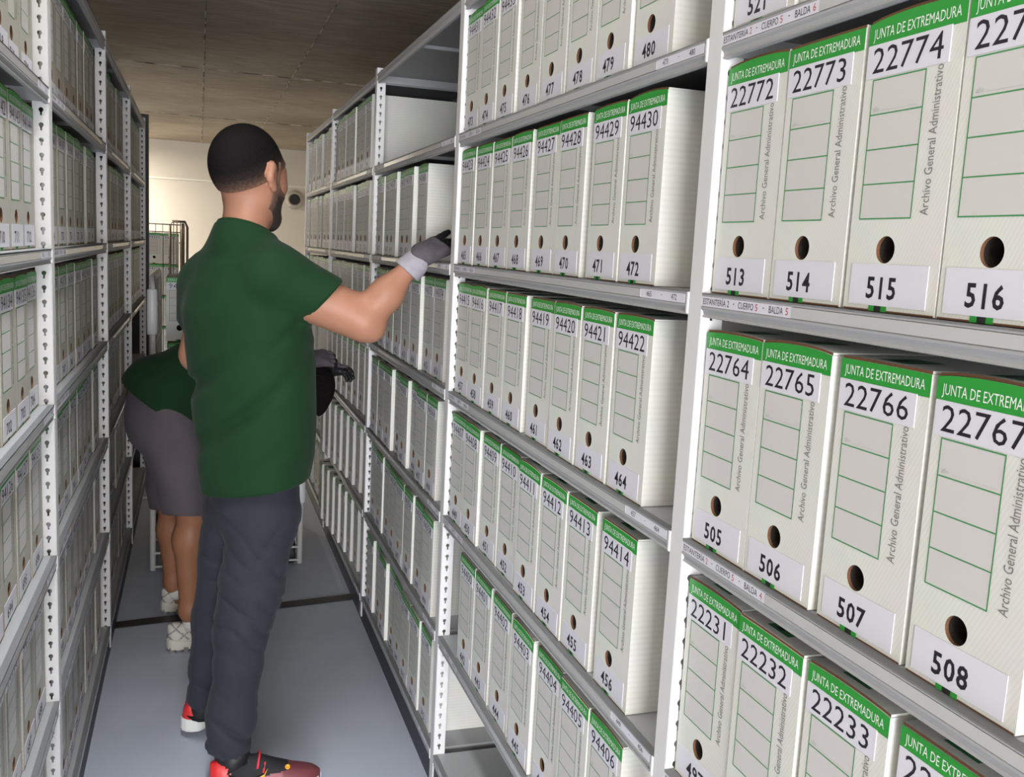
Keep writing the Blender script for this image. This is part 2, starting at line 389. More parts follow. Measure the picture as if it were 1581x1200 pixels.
# ------------------------------------------------------------------ archive boxes
HX, HZ, HR = 0.0555, 0.060, 0.0132      # finger hole
def bow(u, amp): t = u / BW; return amp * (4 * t * (1 - t)) ** 0.8
def body_mesh(amp, near):
    mb = MB(); S = lambda u, v, e=0.0: (-e, -u, v)
    n = 10; ang = 24
    x0, x1, z0, z1 = HX - 0.02, HX + 0.02, HZ - 0.02, HZ + 0.02
    circ = [(HX + HR * math.cos(2 * math.pi * j / ang), HZ + HR * math.sin(2 * math.pi * j / ang)) for j in range(ang)]
    sq = []
    for j in range(ang):
        c, s = math.cos(2 * math.pi * j / ang), math.sin(2 * math.pi * j / ang); q = 0.02 / max(abs(c), abs(s)); sq.append((HX + c * q, HZ + s * q))
    for j in range(ang):
        k = (j + 1) % ang
        mb.poly([S(*sq[j]), S(*sq[k]), S(*circ[k]), S(*circ[j])], m_card)
        mb.poly([S(*circ[j]), S(*circ[k]), S(*circ[k], -0.004), S(*circ[j], -0.004)], m_brown)
        mb.poly([S(*circ[j], -0.004), S(*circ[k], -0.004), S(*circ[k], -0.06), S(*circ[j], -0.06)], m_inside)
    mb.poly([S(*c, -0.06) for c in circ], m_inside)
    for r in ((0, BW, 0, z0), (0, x0, z0, z1), (x1, BW, z0, z1), (0, BW, z1, 0.20)):
        mb.poly([S(r[0], r[2]), S(r[1], r[2]), S(r[1], r[3]), S(r[0], r[3])], m_card)
    us = [BW * i / n for i in range(n + 1)]
    for i in range(n):
        a_, b_ = us[i], us[i + 1]; ha, hb = BH - 0.003 + bow(a_, amp), BH - 0.003 + bow(b_, amp)
        mb.poly([S(a_, 0.20), S(b_, 0.20), S(b_, hb), S(a_, ha)], m_card)
        mb.poly([S(a_, BH - 0.0245, 0.0003), S(b_, BH - 0.0245, 0.0003), S(b_, hb, 0.0003), S(a_, ha, 0.0003)], m_green)
        mb.poly([S(a_, ha), S(b_, hb), (BD, -b_, BH - 0.003), (BD, -a_, BH - 0.003)], m_card)
    z = BH - 0.003
    mb.poly([(0, 0, 0), (0, 0, z), (BD, 0, z), (BD, 0, 0)], m_card)
    mb.poly([(0, -BW, 0), (BD, -BW, 0), (BD, -BW, z), (0, -BW, z)], m_card)
    mb.poly([(BD, 0, 0), (BD, 0, z), (BD, -BW, z), (BD, -BW, 0)], m_card)
    mb.poly([(0, 0, 0), (BD, 0, 0), (BD, -BW, 0), (0, -BW, 0)], m_brown)
    F3 = lambda u, v: S(u, v, 0.0005)
    F2 = lambda u, v: S(u, v, 0.0003)
    def rect(a_, b_, c_, d_, m, f): mb.poly([f(a_, c_), f(b_, c_), f(b_, d_), f(a_, d_)], m)
    rect(0.001, BW - 0.001, 0.0, 0.0016, m_brown, F2)
    # ruled form: four cells
    g0, g1, h0, h1 = 0.013, 0.086, 0.090, 0.2245
    rect(g0, g1, h0, h1, m_cell, F2)
    lw = 0.0013
    for i in range(5):
        zz = h0 + (h1 - h0) * i / 4; rect(g0 - lw / 2, g1 + lw / 2, zz - lw / 2, zz + lw / 2, m_line, F3)
    for uu in (g0, g1): rect(uu - lw / 2, uu + lw / 2, h0, h1, m_line, F3)
    rect(0.040, 0.048, 0.0, 0.0085, m_green, F3); rect(0.048, 0.058, 0.0, 0.0085, m_slot, F3); rect(0.058, 0.066, 0.0, 0.0085, m_green, F3)
    put_text(mb, 'JUNTA DE EXTREMADURA', m_white, lambda u, v: S(u, v, 0.0006), 0.007, BW - 0.007, BH - 0.0215, BH - 0.0085, 0.0, 2 if near else 1)
    put_text(mb, 'Archivo General Administrativo', m_grey, lambda u, v: S(0.108 - v, u, 0.0004), 0.092, 0.226, 0.0, 0.0105, 0.0, 2 if near else 1)
    if near:
        put_text(mb, 'año', m_pale, F3, g0 + 0.004, g0 + 0.013, h0 + (h1 - h0) * 0.75 + 0.003, h0 + (h1 - h0) * 0.75 + 0.008, 0.0, 1)
        for i in range(40): 
            uu = g0 + 0.015 + i * 0.0013; zz = h0 + (h1 - h0) * 0.75 + 0.003
            rect(uu, uu + 0.0006, zz, zz + 0.0006, m_pale, F3)
    return mb.mesh('archive_box')
def lid_mesh(amp):
    mb = MB(); n = 10; us = [0.0008 + (BW - 0.0016) * i / n for i in range(n + 1)]; t = 0.0028
    zz = lambda u: BH - 0.003 + 0.0002 + bow(u, amp)
    for i in range(n):
        a_, b_ = us[i], us[i + 1]
        mb.poly([(0.0012, -a_, zz(a_) + t), (0.0012, -b_, zz(b_) + t), (BD - 0.001, -b_, BH - 0.0002), (BD - 0.001, -a_, BH - 0.0002)], m_card)
        mb.poly([(0.0012, -a_, zz(a_)), (0.0012, -b_, zz(b_)), (0.0012, -b_, zz(b_) + t), (0.0012, -a_, zz(a_) + t)], m_brown)
    for u in (us[0], us[-1]):
        mb.poly([(0.0012, -u, zz(u)), (0.0012, -u, zz(u) + t), (BD - 0.001, -u, BH), (BD - 0.001, -u, BH - 0.003)], m_card)
    def pat(x0, x1, u0, u1, m, e):
        P = []
        f = lambda x, u: zz(u) + t + (BH - 0.0002 - zz(u) - t) * (x - 0.0012) / (BD - 0.0022) + e
        k = 4
        for j in range(k):
            ua, ub = u0 + (u1 - u0) * j / k, u0 + (u1 - u0) * (j + 1) / k
            mb.poly([(x0, -ua, f(x0, ua)), (x0, -ub, f(x0, ub)), (x1, -ub, f(x1, ub)), (x1, -ua, f(x1, ua))], m)
    pat(0.012, 0.060, 0.040, 0.082, m_tab, 0.0003); pat(0.016, 0.036, 0.052, 0.064, m_slot, 0.0006)
    return mb.mesh('lid')
AMPS = [0.0005, 0.0025, 0.0045]
BODY = {True: [body_mesh(a_, True) for a_ in AMPS], False: [body_mesh(a_, False) for a_ in AMPS]}
def dimmed(me, new=None):  # copy with darker board, standing in for weaker light
    c = me.copy()
    for i, m in enumerate(c.materials):
        if m == m_card: c.materials[i] = new or m_dim_brown
    return c
LIDS = [lid_mesh(a_) for a_ in AMPS]
DIM_BROWN = [dimmed(m) for m in BODY[False]]; DIM_BROWNL = [dimmed(m) for m in LIDS]; DIM = {k: [dimmed(m, m_dim) for m in BODY[k]] for k in BODY}; DIML = [dimmed(m, m_dim) for m in LIDS]
def sticker_mesh(txt, kind, near):
    mb = MB(); e0 = 0.0009; res = 2 if near else 1; j = random.uniform(-0.0012, 0.0012)
    if kind == 'top':
        mb.box(-e0, -0.0002, -(0.114 + j), -0.0015, 0.2265, 0.2585, m_paper)
        put_number(mb, txt, m_ink, lambda u, v: (-e0 - 0.00015, -u, v), 0.0105 + j, 0.106 + j, 0.2310, 0.2550, 0.0, res)
    else:
        mb.box(-e0, -0.0002, -(0.117 + j), -(0.008 + j), 0.0055, 0.0460, m_paper)
        put_number(mb, txt, m_ink, lambda u, v: (-e0 - 0.00015, -u, v), 0.033 + j, 0.077 + j, 0.0120, 0.0335, 0.022, res)
    return mb.mesh('number_sticker' if kind == 'top' else 'location_sticker')
NBOX = [0]
def archive_box(loc, rz, num, idn, label, group, near):
    v = random.randrange(3)
    o = link('archive_box', BODY[near][v]); o.location = loc; o.rotation_euler = (0, 0, rz)
    tag(o, label, 'archive box', group)
    link('lid', LIDS[v], o)
    link('number_sticker', sticker_mesh(str(num), 'top', near), o)
    link('location_sticker', sticker_mesh(str(idn), 'low', near), o)
    NBOX[0] += 1
    return o
ORD = ['first', 'second', 'third', 'fourth', 'fifth', 'sixth', 'seventh', 'eighth']
SHN = dict(A='top', B='second', C='third', D='fourth', E='fifth', F='lowest')
def num_r(i): return i + 22259 if i >= 505 else (i + 21734 if i >= 481 else (i + 93958 if i >= 393 else i + 21790))
# left edges of the boxes, measured along the aisle; keys: bay (5 nearest), shelf
ROWS = {
 (5, 'A'): ([1.108, 0.972, 0.836], 521),
 (5, 'B'): ([1.108, 0.974, 0.837, 0.704], 513),
 (5, 'C'): ([1.108, 0.976, 0.834, 0.696], 505),
 (5, 'D'): ([1.108, 0.975, 0.837, 0.695], 497),
 (4, 'A'): ([2.396, 2.262, 2.126, 1.981, 1.833, 1.688, 1.552, 1.412], 473),
 (4, 'B'): ([2.398, 2.266, 2.131, 1.989, 1.837, 1.702, 1.541, 1.407], 465),
 (4, 'C'): ([2.396, 2.264, 2.116, 1.973, 1.818, 1.676, 1.537, 1.398], 457),
 (4, 'D'): ([2.387, 2.256, 2.110, 1.974, 1.830, 1.690, 1.555, 1.400], 449),
 (4, 'E'): ([2.259, 2.120, 1.971, 1.819, 1.675, 1.536, 1.402], 442),
 (3, 'B'): ([3.632, 3.500, 3.367, 3.235, 3.102, 2.954], 417),
 (3, 'C'): ([3.632, 3.495, 3.352, 3.219, 3.082, 2.948, 2.815, 2.682], 409),
 (3, 'D'): ([3.600, 3.468, 3.336, 3.204, 3.072, 2.940, 2.808, 2.676], 401),
 (3, 'E'): ([3.632, 3.480, 3.348, 3.214, 3.080, 2.942, 2.800, 2.666], 393),
 (3, 'F'): ([3.590, 3.458, 3.325, 3.192, 3.060, 2.928, 2.795, 2.655], 385),
 (2, 'A'): ([4.868, 4.727, 4.590, 4.452, 4.318, 4.185, 4.053, 3.918], 377),
 (2, 'B'): ([4.860, 4.728, 4.590, 4.452, 4.318, 4.186, 4.053, 3.915], 369),
 (2, 'C'): ([4.868, 4.728, 4.592, 4.445, 4.312, 4.178, 4.040, 3.905], 361),
}
BAYN = {5: 'nearest', 4: 'second', 3: 'third', 2: 'fourth', 1: 'farthest'}
def right_box(bay, s, L, idn, k, n, jx=None, sy=1):
    near = bay >= 4
    num = num_r(idn)
    x = A + 0.012 + ((random.uniform(-0.003, 0.004) if near else random.choice((0.0, 0.001, 0.006, 0.012)) - 0.004) if jx is None else jx)
    if near or (bay == 3 and s in 'BCDE'):
        lab = 'archive box marked %d over %d, %s from far end, %s shelf, %s right bay' % (num, idn, ORD[k], SHN[s], BAYN[bay])
    else:
        lab = '%s white archive box from the near end, %s shelf, %s bay of right rack' % (ORD[n - 1 - k], SHN[s], BAYN[bay])
    o = archive_box((x, L, ZS[s] + 0.0008), 0, num, idn, lab, 'boxes on the %s shelf of the right rack, %s bay' % (SHN[s], BAYN[bay]), near)
    o.scale = (1, sy, 1)
for (bay, s), (Ls, id0) in ROWS.items():
    for k, L in enumerate(Ls): right_box(bay, s, L, id0 + k, k, len(Ls))
for s in 'DEF':                                   # fourth bay, lower shelves: boxes drawn forward one past the other
    id0 = dict(D=353, E=345, F=337)[s]
    for k in range(8): right_box(2, s, 4.86 - 0.1365 * k - random.uniform(0, 0.005), id0 + k, k, 8, 0.022 - (7 - k) * (0.0088 if s in 'EF' else 0.0045), 0.84 if s in 'EF' else 1)
for s in 'ABCDEF':                                # farthest bay
    id0 = 288 + 8 * (BAL[s] - 1) + 1
    for k in range(8): right_box(1, s, 6.035 - 0.1365 * k - random.uniform(0, 0.008), id0 + k, k, 8)
LBAY = ['nearest', 'second', 'third', 'farthest']
def left_box(bay, s, y, idn, k):
    x = B - 0.027 + random.uniform(-0.004, 0.004)
    if bay == 0: lab = 'archive box numbered %d, %s from the post, %s shelf, nearest bay of left rack' % (idn, ORD[3 - k], SHN[s])
    else: lab = '%s archive box from the near post, %s shelf, %s bay of left rack' % (ORD[k], SHN[s], LBAY[bay])
    o = archive_box((x, y, ZS[s] - 0.0032), math.pi, idn + 93432, idn, lab, 'boxes on the %s shelf of the left rack, %s bay' % (SHN[s], LBAY[bay]), bay == 0)
    o.scale = (1, 1.085, 1)
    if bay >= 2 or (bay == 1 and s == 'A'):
        i = BODY[False].index(o.data); o.data = DIM_BROWN[i]; o.children[0].data = DIM_BROWNL[i]
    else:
        i = BODY[bay == 0].index(o.data); o.data = DIM[bay == 0][i]; o.children[0].data = DIML[i]
for bay in range(4):
    for s in 'ABCDEF':
        id0 = 672 + 48 * bay + 8 * (BAL[s] - 1) + 1
        if bay == 0:
            for k in range(4): left_box(0, s, 2.074 - 0.1440 * (3 - k) + random.uniform(-0.001, 0.001), id0 + 4 + k, k)
        else:
            if bay == 3 and s in 'DEF': continue
            for k in range(8): left_box(bay, s, PL[bay] + 0.038 + 0.1450 * k + random.uniform(0, 0.0035), id0 + k, k)
# ------------------------------------------------------------------ people: smooth bodies from distance fields
def V3(*p): return np.array(p, float)
def c_cone(a, b, ra, rb):
    a = np.array(a, float); b = np.array(b, float); ba = b - a; L2 = float(ba @ ba)
    def f(X, Y, Z):
        t = np.clip(((X - a[0]) * ba[0] + (Y - a[1]) * ba[1] + (Z - a[2]) * ba[2]) / L2, 0, 1)
        return np.sqrt((X - a[0] - t * ba[0]) ** 2 + (Y - a[1] - t * ba[1]) ** 2 + (Z - a[2] - t * ba[2]) ** 2) - (ra + (rb - ra) * t)
    return f
def c_ell(c, r, ax=None):
    c = np.array(c, float); ax = np.eye(3) if ax is None else np.array(ax, float); r = np.array(r, float)
    def f(X, Y, Z):
        q = [((X - c[0]) * ax[i][0] + (Y - c[1]) * ax[i][1] + (Z - c[2]) * ax[i][2]) for i in range(3)]
        k0 = np.sqrt(sum((q[i] / r[i]) ** 2 for i in range(3))); k1 = np.sqrt(sum((q[i] / r[i] ** 2) ** 2 for i in range(3)))
        return k0 * (k0 - 1) / np.maximum(k1, 1e-6)
    return f
def c_stack(levels, ax, ay):
    """body of elliptical sections: levels = [(z, cx, cy, half width, half depth)], ax/ay horizontal unit axes"""
    lv = np.array(sorted(levels), float)
    def f(X, Y, Z):
        zz = np.clip(Z, lv[0, 0], lv[-1, 0]); g = [np.interp(zz, lv[:, 0], lv[:, i]) for i in range(1, 5)]
        u = (X - g[0]) * ax[0] + (Y - g[1]) * ax[1]; v = (X - g[0]) * ay[0] + (Y - g[1]) * ay[1]
        k = (np.abs(u / g[2]) ** 2.3 + np.abs(v / g[3]) ** 2.3) ** (1 / 2.3)
        d = (k - 1) * np.minimum(g[2], g[3])
        return np.maximum(d, np.maximum(lv[0, 0] - Z, Z - lv[-1, 0]))
    return f
def smin(a, b, k):
    h = np.maximum(k - np.abs(a - b), 0) / k
    return np.minimum(a, b) - h * h * k * 0.25
def union(fs, k=0.03):
    def f(X, Y, Z):
        d = fs[0](X, Y, Z)
        for g in fs[1:]: d = smin(d, g(X, Y, Z), k)
        return d
    return f
def cut(f, p, n):
    """keep the side of the plane the normal points to"""
    p = np.array(p, float); n = np.array(n, float); n = n / np.linalg.norm(n)
    return lambda X, Y, Z: np.maximum(f(X, Y, Z), -((X - p[0]) * n[0] + (Y - p[1]) * n[1] + (Z - p[2]) * n[2]))
def minus(f, g): return lambda X, Y, Z: np.maximum(f(X, Y, Z), -g(X, Y, Z))
def offset(f, d): return lambda X, Y, Z: f(X, Y, Z) - d
def folds(f, fn): return lambda X, Y, Z: f(X, Y, Z) + fn(X, Y, Z)

def surface(f, lo, hi, h, fine=None):
    xs = np.arange(lo[0], hi[0] + h, h); ys = np.arange(lo[1], hi[1] + h, h)
    if fine: zs = np.concatenate([np.arange(lo[2], fine[0], h), np.arange(fine[0], hi[2] + fine[1], fine[1])])
    else: zs = np.arange(lo[2], hi[2] + h, h)
    F = f(xs[:, None, None], ys[None, :, None], zs[None, None, :])
    F = np.broadcast_to(F, (len(xs), len(ys), len(zs))).copy()
    nx, ny, nz = F.shape; C = (nx - 1, ny - 1, nz - 1)
    cnt = np.zeros(C); acc = np.zeros(C + (3,))
    gx, gy, gz = xs, ys, zs
    def corner(i, j, k): return F[i:nx - 1 + i, j:ny - 1 + j, k:nz - 1 + k]
    cs = [(0, 0, 0), (1, 0, 0), (0, 1, 0), (1, 1, 0), (0, 0, 1), (1, 0, 1), (0, 1, 1), (1, 1, 1)]
    ed = [(a, b) for a in range(8) for b in range(a + 1, 8) if sum(abs(cs[a][i] - cs[b][i]) for i in range(3)) == 1]
    any_neg = np.zeros(C, bool); any_pos = np.zeros(C, bool)
    for c in cs:
        v = corner(*c) < 0; any_neg |= v; any_pos |= ~v
    act = any_neg & any_pos; idx = np.argwhere(act)
    I, J, K = idx[:, 0], idx[:, 1], idx[:, 2]
    acc = np.zeros((len(idx), 3)); cnt = np.zeros(len(idx))
    for a, b in ed:
        ca, cb = cs[a], cs[b]
        fa = F[I + ca[0], J + ca[1], K + ca[2]]; fb = F[I + cb[0], J + cb[1], K + cb[2]]
        m = (fa < 0) != (fb < 0); t = np.where(m, fa / np.where(np.abs(fa - fb) < 1e-12, 1, fa - fb), 0)
        pa = np.stack([gx[I + ca[0]], gy[J + ca[1]], gz[K + ca[2]]], 1); pb = np.stack([gx[I + cb[0]], gy[J + cb[1]], gz[K + cb[2]]], 1)
        acc += np.where(m[:, None], pa + (pb - pa) * t[:, None], 0); cnt += m
    verts = acc / np.maximum(cnt, 1)[:, None]
    vid = -np.ones(C, int); vid[I, J, K] = np.arange(len(idx))
    quads = []
    S = F < 0
    def emit(mask, cells, sgn):
        p = np.argwhere(mask)
        if not len(p): return
        q = np.stack([vid[p[:, 0] + c[0], p[:, 1] + c[1], p[:, 2] + c[2]] for c in cells], 1)
        ok = (q >= 0).all(1); q = q[ok]; s = sgn[p[:, 0], p[:, 1], p[:, 2]][ok]
        quads.append(np.where(s[:, None], q, q[:, ::-1]))
    a = S[:-1, 1:-1, 1:-1]; b = S[1:, 1:-1, 1:-1]; emit(a != b, [(0, 0, 0), (0, 1, 0), (0, 1, 1), (0, 0, 1)], a)
    a = S[1:-1, :-1, 1:-1]; b = S[1:-1, 1:, 1:-1]; emit(a != b, [(0, 0, 0), (0, 0, 1), (1, 0, 1), (1, 0, 0)], a)
    a = S[1:-1, 1:-1, :-1]; b = S[1:-1, 1:-1, 1:]; emit(a != b, [(0, 0, 0), (1, 0, 0), (1, 1, 0), (0, 1, 0)], a)
    return verts, np.concatenate(quads)
def field_object(name, f, lo, hi, h, mats, parent=None, origin=(0, 0, 0), fine=None, pick=None, relax=1):
    v, q = surface(f, lo, hi, h, fine)
    if relax:                                    # light Laplacian pass
        n = len(v)
        for _ in range(relax):
            s = np.zeros((n, 3)); c = np.zeros(n)
            for a, b in ((0, 1), (1, 2), (2, 3), (3, 0)):
                np.add.at(s, q[:, a], v[q[:, b]]); np.add.at(c, q[:, a], 1); np.add.at(s, q[:, b], v[q[:, a]]); np.add.at(c, q[:, b], 1)
            v = 0.5 * v + 0.5 * s / np.maximum(c, 1)[:, None]
    me = bpy.data.meshes.new(name); me.from_pydata((v - np.array(origin)).tolist(), [], q.tolist())
    mats = mats if isinstance(mats, list) else [mats]
    for m in mats: me.materials.append(m)
    if pick is not None:
        me.polygons.foreach_set('material_index', np.asarray(pick(v[q].mean(1))).astype(np.int32))
    me.polygons.foreach_set('use_smooth', [True] * len(q)); me.update()
    o = link(name, me, parent)
    if parent is None: o.location = origin
    return o
def un(v): v = np.array(v, float); return v / np.linalg.norm(v)
def px(u, v, Y): return np.array(at(u, v, Y))

def cloth(name, col, rough=0.85, scale=9):
    m = mat(name, col, rough, spec=0.15); c1 = tuple(c * 0.9 for c in col); c2 = tuple(c * 1.1 for c in col)
    noise_mix(m, c1, c2, scale, 0.3, 0.7, 6)
    m.node_tree.nodes['Principled BSDF'].inputs['Sheen Weight'].default_value = 0.05
    return m
def skin(name, col):
    m = mat(name, col, 0.5, spec=0.35); noise_mix(m, tuple(c * 0.94 for c in col), tuple(c * 1.05 for c in col), 22, 0.3, 0.7, 4)
    b = m.node_tree.nodes['Principled BSDF']; b.inputs['Subsurface Weight'].default_value = 0.08; b.inputs['Subsurface Radius'].default_value = (0.012, 0.005, 0.003)
    return m
m_skin = skin('light_brown_skin', (0.40, 0.192, 0.122)); m_skin2 = skin('shaded_skin', (0.31, 0.138, 0.073))  # second skin darkened for the dimmer light on the stooping man
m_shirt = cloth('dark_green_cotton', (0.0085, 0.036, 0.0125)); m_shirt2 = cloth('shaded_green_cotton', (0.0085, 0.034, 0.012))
m_trous = cloth('charcoal_twill', (0.028, 0.029, 0.040)); m_shorts = cloth('grey_brown_shorts', (0.100, 0.084, 0.096))
m_hair = mat('black_hair', (0.008, 0.007, 0.007), 0.85, spec=0.12); noise_mix(m_hair, (0.006, 0.005, 0.005), (0.014, 0.011, 0.010), 160, 0.35, 0.65, 3, bump=0.6); m_hair1 = mat('clipped_hair', (0.030, 0.020, 0.017), 0.8); m_hair2 = mat('hair_fading_to_skin', (0.11, 0.066, 0.050), 0.8)
m_fade = mat('cropped_hair_fading_at_the_nape', (0.01, 0.009, 0.008), 0.85, spec=0.12)
def fade_nodes(m):
    nt = m.node_tree; N = nt.nodes; L = nt.links; a = N.new('ShaderNodeAttribute'); a.attribute_name = 'length'
    tc = N.new('ShaderNodeTexCoord'); n = N.new('ShaderNodeTexNoise'); n.inputs['Scale'].default_value = 140; n.inputs['Detail'].default_value = 3
    ad = N.new('ShaderNodeMath'); ad.operation = 'MULTIPLY_ADD'; ad.inputs[1].default_value = 0.30; ad.inputs[2].default_value = -0.15
    su = N.new('ShaderNodeMath'); su.operation = 'ADD'; r = N.new('ShaderNodeValToRGB')
    L.new(tc.outputs['Object'], n.inputs['Vector']); L.new(n.outputs['Fac'], ad.inputs[0]); L.new(ad.outputs[0], su.inputs[0]); L.new(a.outputs['Fac'], su.inputs[1]); L.new(su.outputs[0], r.inputs[0])
    e = r.color_ramp.elements; e[0].position = 0.0; e[0].color = (0.22, 0.115, 0.078, 1); e[1].position = 0.62; e[1].color = (0.007, 0.006, 0.006, 1)
    q = e.new(0.14); q.color = (0.085, 0.052, 0.040, 1); q = e.new(0.34); q.color = (0.026, 0.018, 0.016, 1)
    L.new(r.outputs[0], N['Principled BSDF'].inputs['Base Color'])
    b = N.new('ShaderNodeBump'); b.inputs['Strength'].default_value = 0.5; b.inputs['Distance'].default_value = 0.004; L.new(n.outputs['Fac'], b.inputs['Height']); L.new(b.outputs[0], N['Principled BSDF'].inputs['Normal'])
fade_nodes(m_fade)
m_stub = mat('thin_stubble', (0.13, 0.072, 0.052), 0.85)
m_beard = mat('dark_beard', (0.035, 0.022, 0.018), 0.85)
m_glove = cloth('grey_knit_glove', (0.105, 0.090, 0.105), 0.85, 60); m_coat = mat('black_glove_coating', (0.010, 0.010, 0.012), 0.55)
m_cuff = cloth('pale_grey_cuff', (0.36, 0.34, 0.385), 0.9, 60); m_gold = mat('gold_glove_print', (0.60, 0.38, 0.05), 0.5)
m_eye = mat('eye_white', (0.7, 0.68, 0.65), 0.2); m_iris = mat('dark_iris', (0.02, 0.012, 0.008), 0.2)

def head_fields(c, f, r, u, s):
    """skull with face; f, r, u = forward, right, up of the head"""
    c = np.array(c); Pt = lambda a, b, d: c + (np.array(r) * a + np.array(f) * b + np.array(u) * d) * s
    ax = [r, f, u]; E = lambda a, b, d, R_: c_ell(Pt(a, b, d), np.array(R_) * s, ax)
    K = lambda p, q, ra, rb: c_cone(Pt(*p), Pt(*q), ra * s, rb * s)
    skull = union([E(0, -0.014, 0.022, (0.077, 0.097, 0.094)), E(0, 0.040, -0.025, (0.064, 0.055, 0.088)), K((-0.030, 0.010, -0.060), (-0.016, 0.072, -0.100), 0.040, 0.024), K((0.030, 0.010, -0.060), (0.016, 0.072, -0.100), 0.040, 0.024), E(0, 0.076, -0.100, (0.026, 0.022, 0.022)), E(0, 0.070, 0.018, (0.050, 0.022, 0.014)), E(0.040, 0.062, -0.022, (0.022, 0.022, 0.018)), E(-0.040, 0.062, -0.022, (0.022, 0.022, 0.018))], 0.03 * s)
    sock = union([E(0.031, 0.098, 0.000, (0.018, 0.016, 0.012)), E(-0.031, 0.098, 0.000, (0.018, 0.016, 0.012))], 0.004)
    skull2 = minus(skull, sock)
    nose = union([K((0, 0.090, 0.004), (0, 0.110, -0.032), 0.009, 0.013), E(0.011, 0.098, -0.038, (0.009, 0.010, 0.008)), E(-0.011, 0.098, -0.038, (0.009, 0.010, 0.008))], 0.008)
    lips = union([E(0, 0.096, -0.060, (0.024, 0.010, 0.0055)), E(0, 0.094, -0.071, (0.021, 0.010, 0.0065))], 0.003)
    ears = []
    for sg in (1, -1):
        e = union([E(sg * 0.083, -0.012, -0.004, (0.008, 0.020, 0.034)), E(sg * 0.090, -0.020, 0.006, (0.007, 0.012, 0.026)), E(sg * 0.083, 0.000, -0.034, (0.007, 0.010, 0.011))], 0.010)
        ears.append(minus(e, E(sg * 0.094, -0.006, -0.004, (0.008, 0.009, 0.016))))
    return Pt, skull, union([skull2, nose, lips] + ears, 0.008)
def hand_fields(wr, d, n, side, curl, sc=1.0, spread=0.0):
    """palm, four fingers and a thumb. d = towards the fingers, n = out of the back of the hand, side = +1 when the thumb lies towards +(d x n)"""
    d = un(d); n = un(n - d * (n @ d)); e = np.cross(d, n) * side; wr = np.array(wr, float)
    Pm = lambda a, b, h: wr + (d * a + e * b + n * h) * sc
    fs = [c_cone(wr, Pm(0.03, 0, 0), 0.027 * sc, 0.027 * sc)]
    pal = [c_cone(Pm(0.02, b, 0), Pm(0.085, b * 1.35, 0), 0.017 * sc, 0.0135 * sc) for b in (-0.022, -0.008, 0.008, 0.022)]
    fs += pal; fin = []
    L = (0.072, 0.080, 0.074, 0.058); B_ = (0.031, 0.011, -0.010, -0.030)
    for i in range(4):
        q = Pm(0.088, B_[i], 0.002); ang = 0.0; cu = curl[i]; rad = (0.0098, 0.0098, 0.0094, 0.0082)[i] * sc; sp = spread * (1.5 - i)
        for k, fr in enumerate((0.46, 0.30, 0.24)):
            ang += cu * (0.7, 1.0, 0.8)[k]
            v = (d * math.cos(ang) - n * math.sin(ang)) * math.cos(sp) + e * math.sin(sp)
            q2 = q + v * L[i] * fr * sc * 1.05
            fin.append(c_cone(q, q2, rad, rad * 0.93)); rad *= 0.93; q = q2
    t0 = Pm(0.028, 0.024, -0.006); t1 = Pm(0.060, 0.052, -0.020); t2 = Pm(0.090, 0.056, -0.030); t3 = Pm(0.112, 0.050, -0.036)
    th = [c_cone(t0, t1, 0.0165 * sc, 0.0125 * sc), c_cone(t1, t2, 0.0118 * sc, 0.0108 * sc), c_cone(t2, t3, 0.0108 * sc, 0.0092 * sc)]
    return union([union(fs, 0.02), union(fin, 0.004), union(th, 0.006)], 0.012), (d, n, e)
def bbox(pts, pad):
    p = np.array(pts); return p.min(0) - pad, p.max(0) + pad
def gloves(root, org, wr, d, n, side, curl, arm_dir, spread=0.0, logo=True, sc=1.0, dipped=True):
    f, (dd, nn, ee) = hand_fields(wr, d, n, side, curl, sc, spread)
    w = np.array(wr); pk = lambda c: ((((c - w) @ dd > 0.082) & dipped) | ((c - w) @ nn < -0.012)).astype(int)
    lo, hi = bbox([w - dd * 0.03, w + dd * 0.19], 0.085)
    g = field_object('glove', offset(f, 0.0012), lo, hi, 0.0035, [m_glove, m_coat], root, org, pick=pk)
    a = un(arm_dir)
    cf = cut(cut(c_cone(w - a * 0.085, w + dd * 0.03, 0.0450, 0.0325), w - a * 0.052, a), w + dd * 0.006, -dd)
    lo, hi = bbox([w - a * 0.08, w + dd * 0.03], 0.05)
    field_object('glove_cuff', cf, lo, hi, 0.004, m_cuff, root, org)
    if logo:
        mb = MB(); c = w + dd * 0.052 + nn * 0.0185
        mb.lathe([(0.0045, -0.002), (0.0045, 0.0010), (0.002, 0.0016)], c - np.array(org), nn, m_gold, 12); mb.build('glove_print', g)
    return g
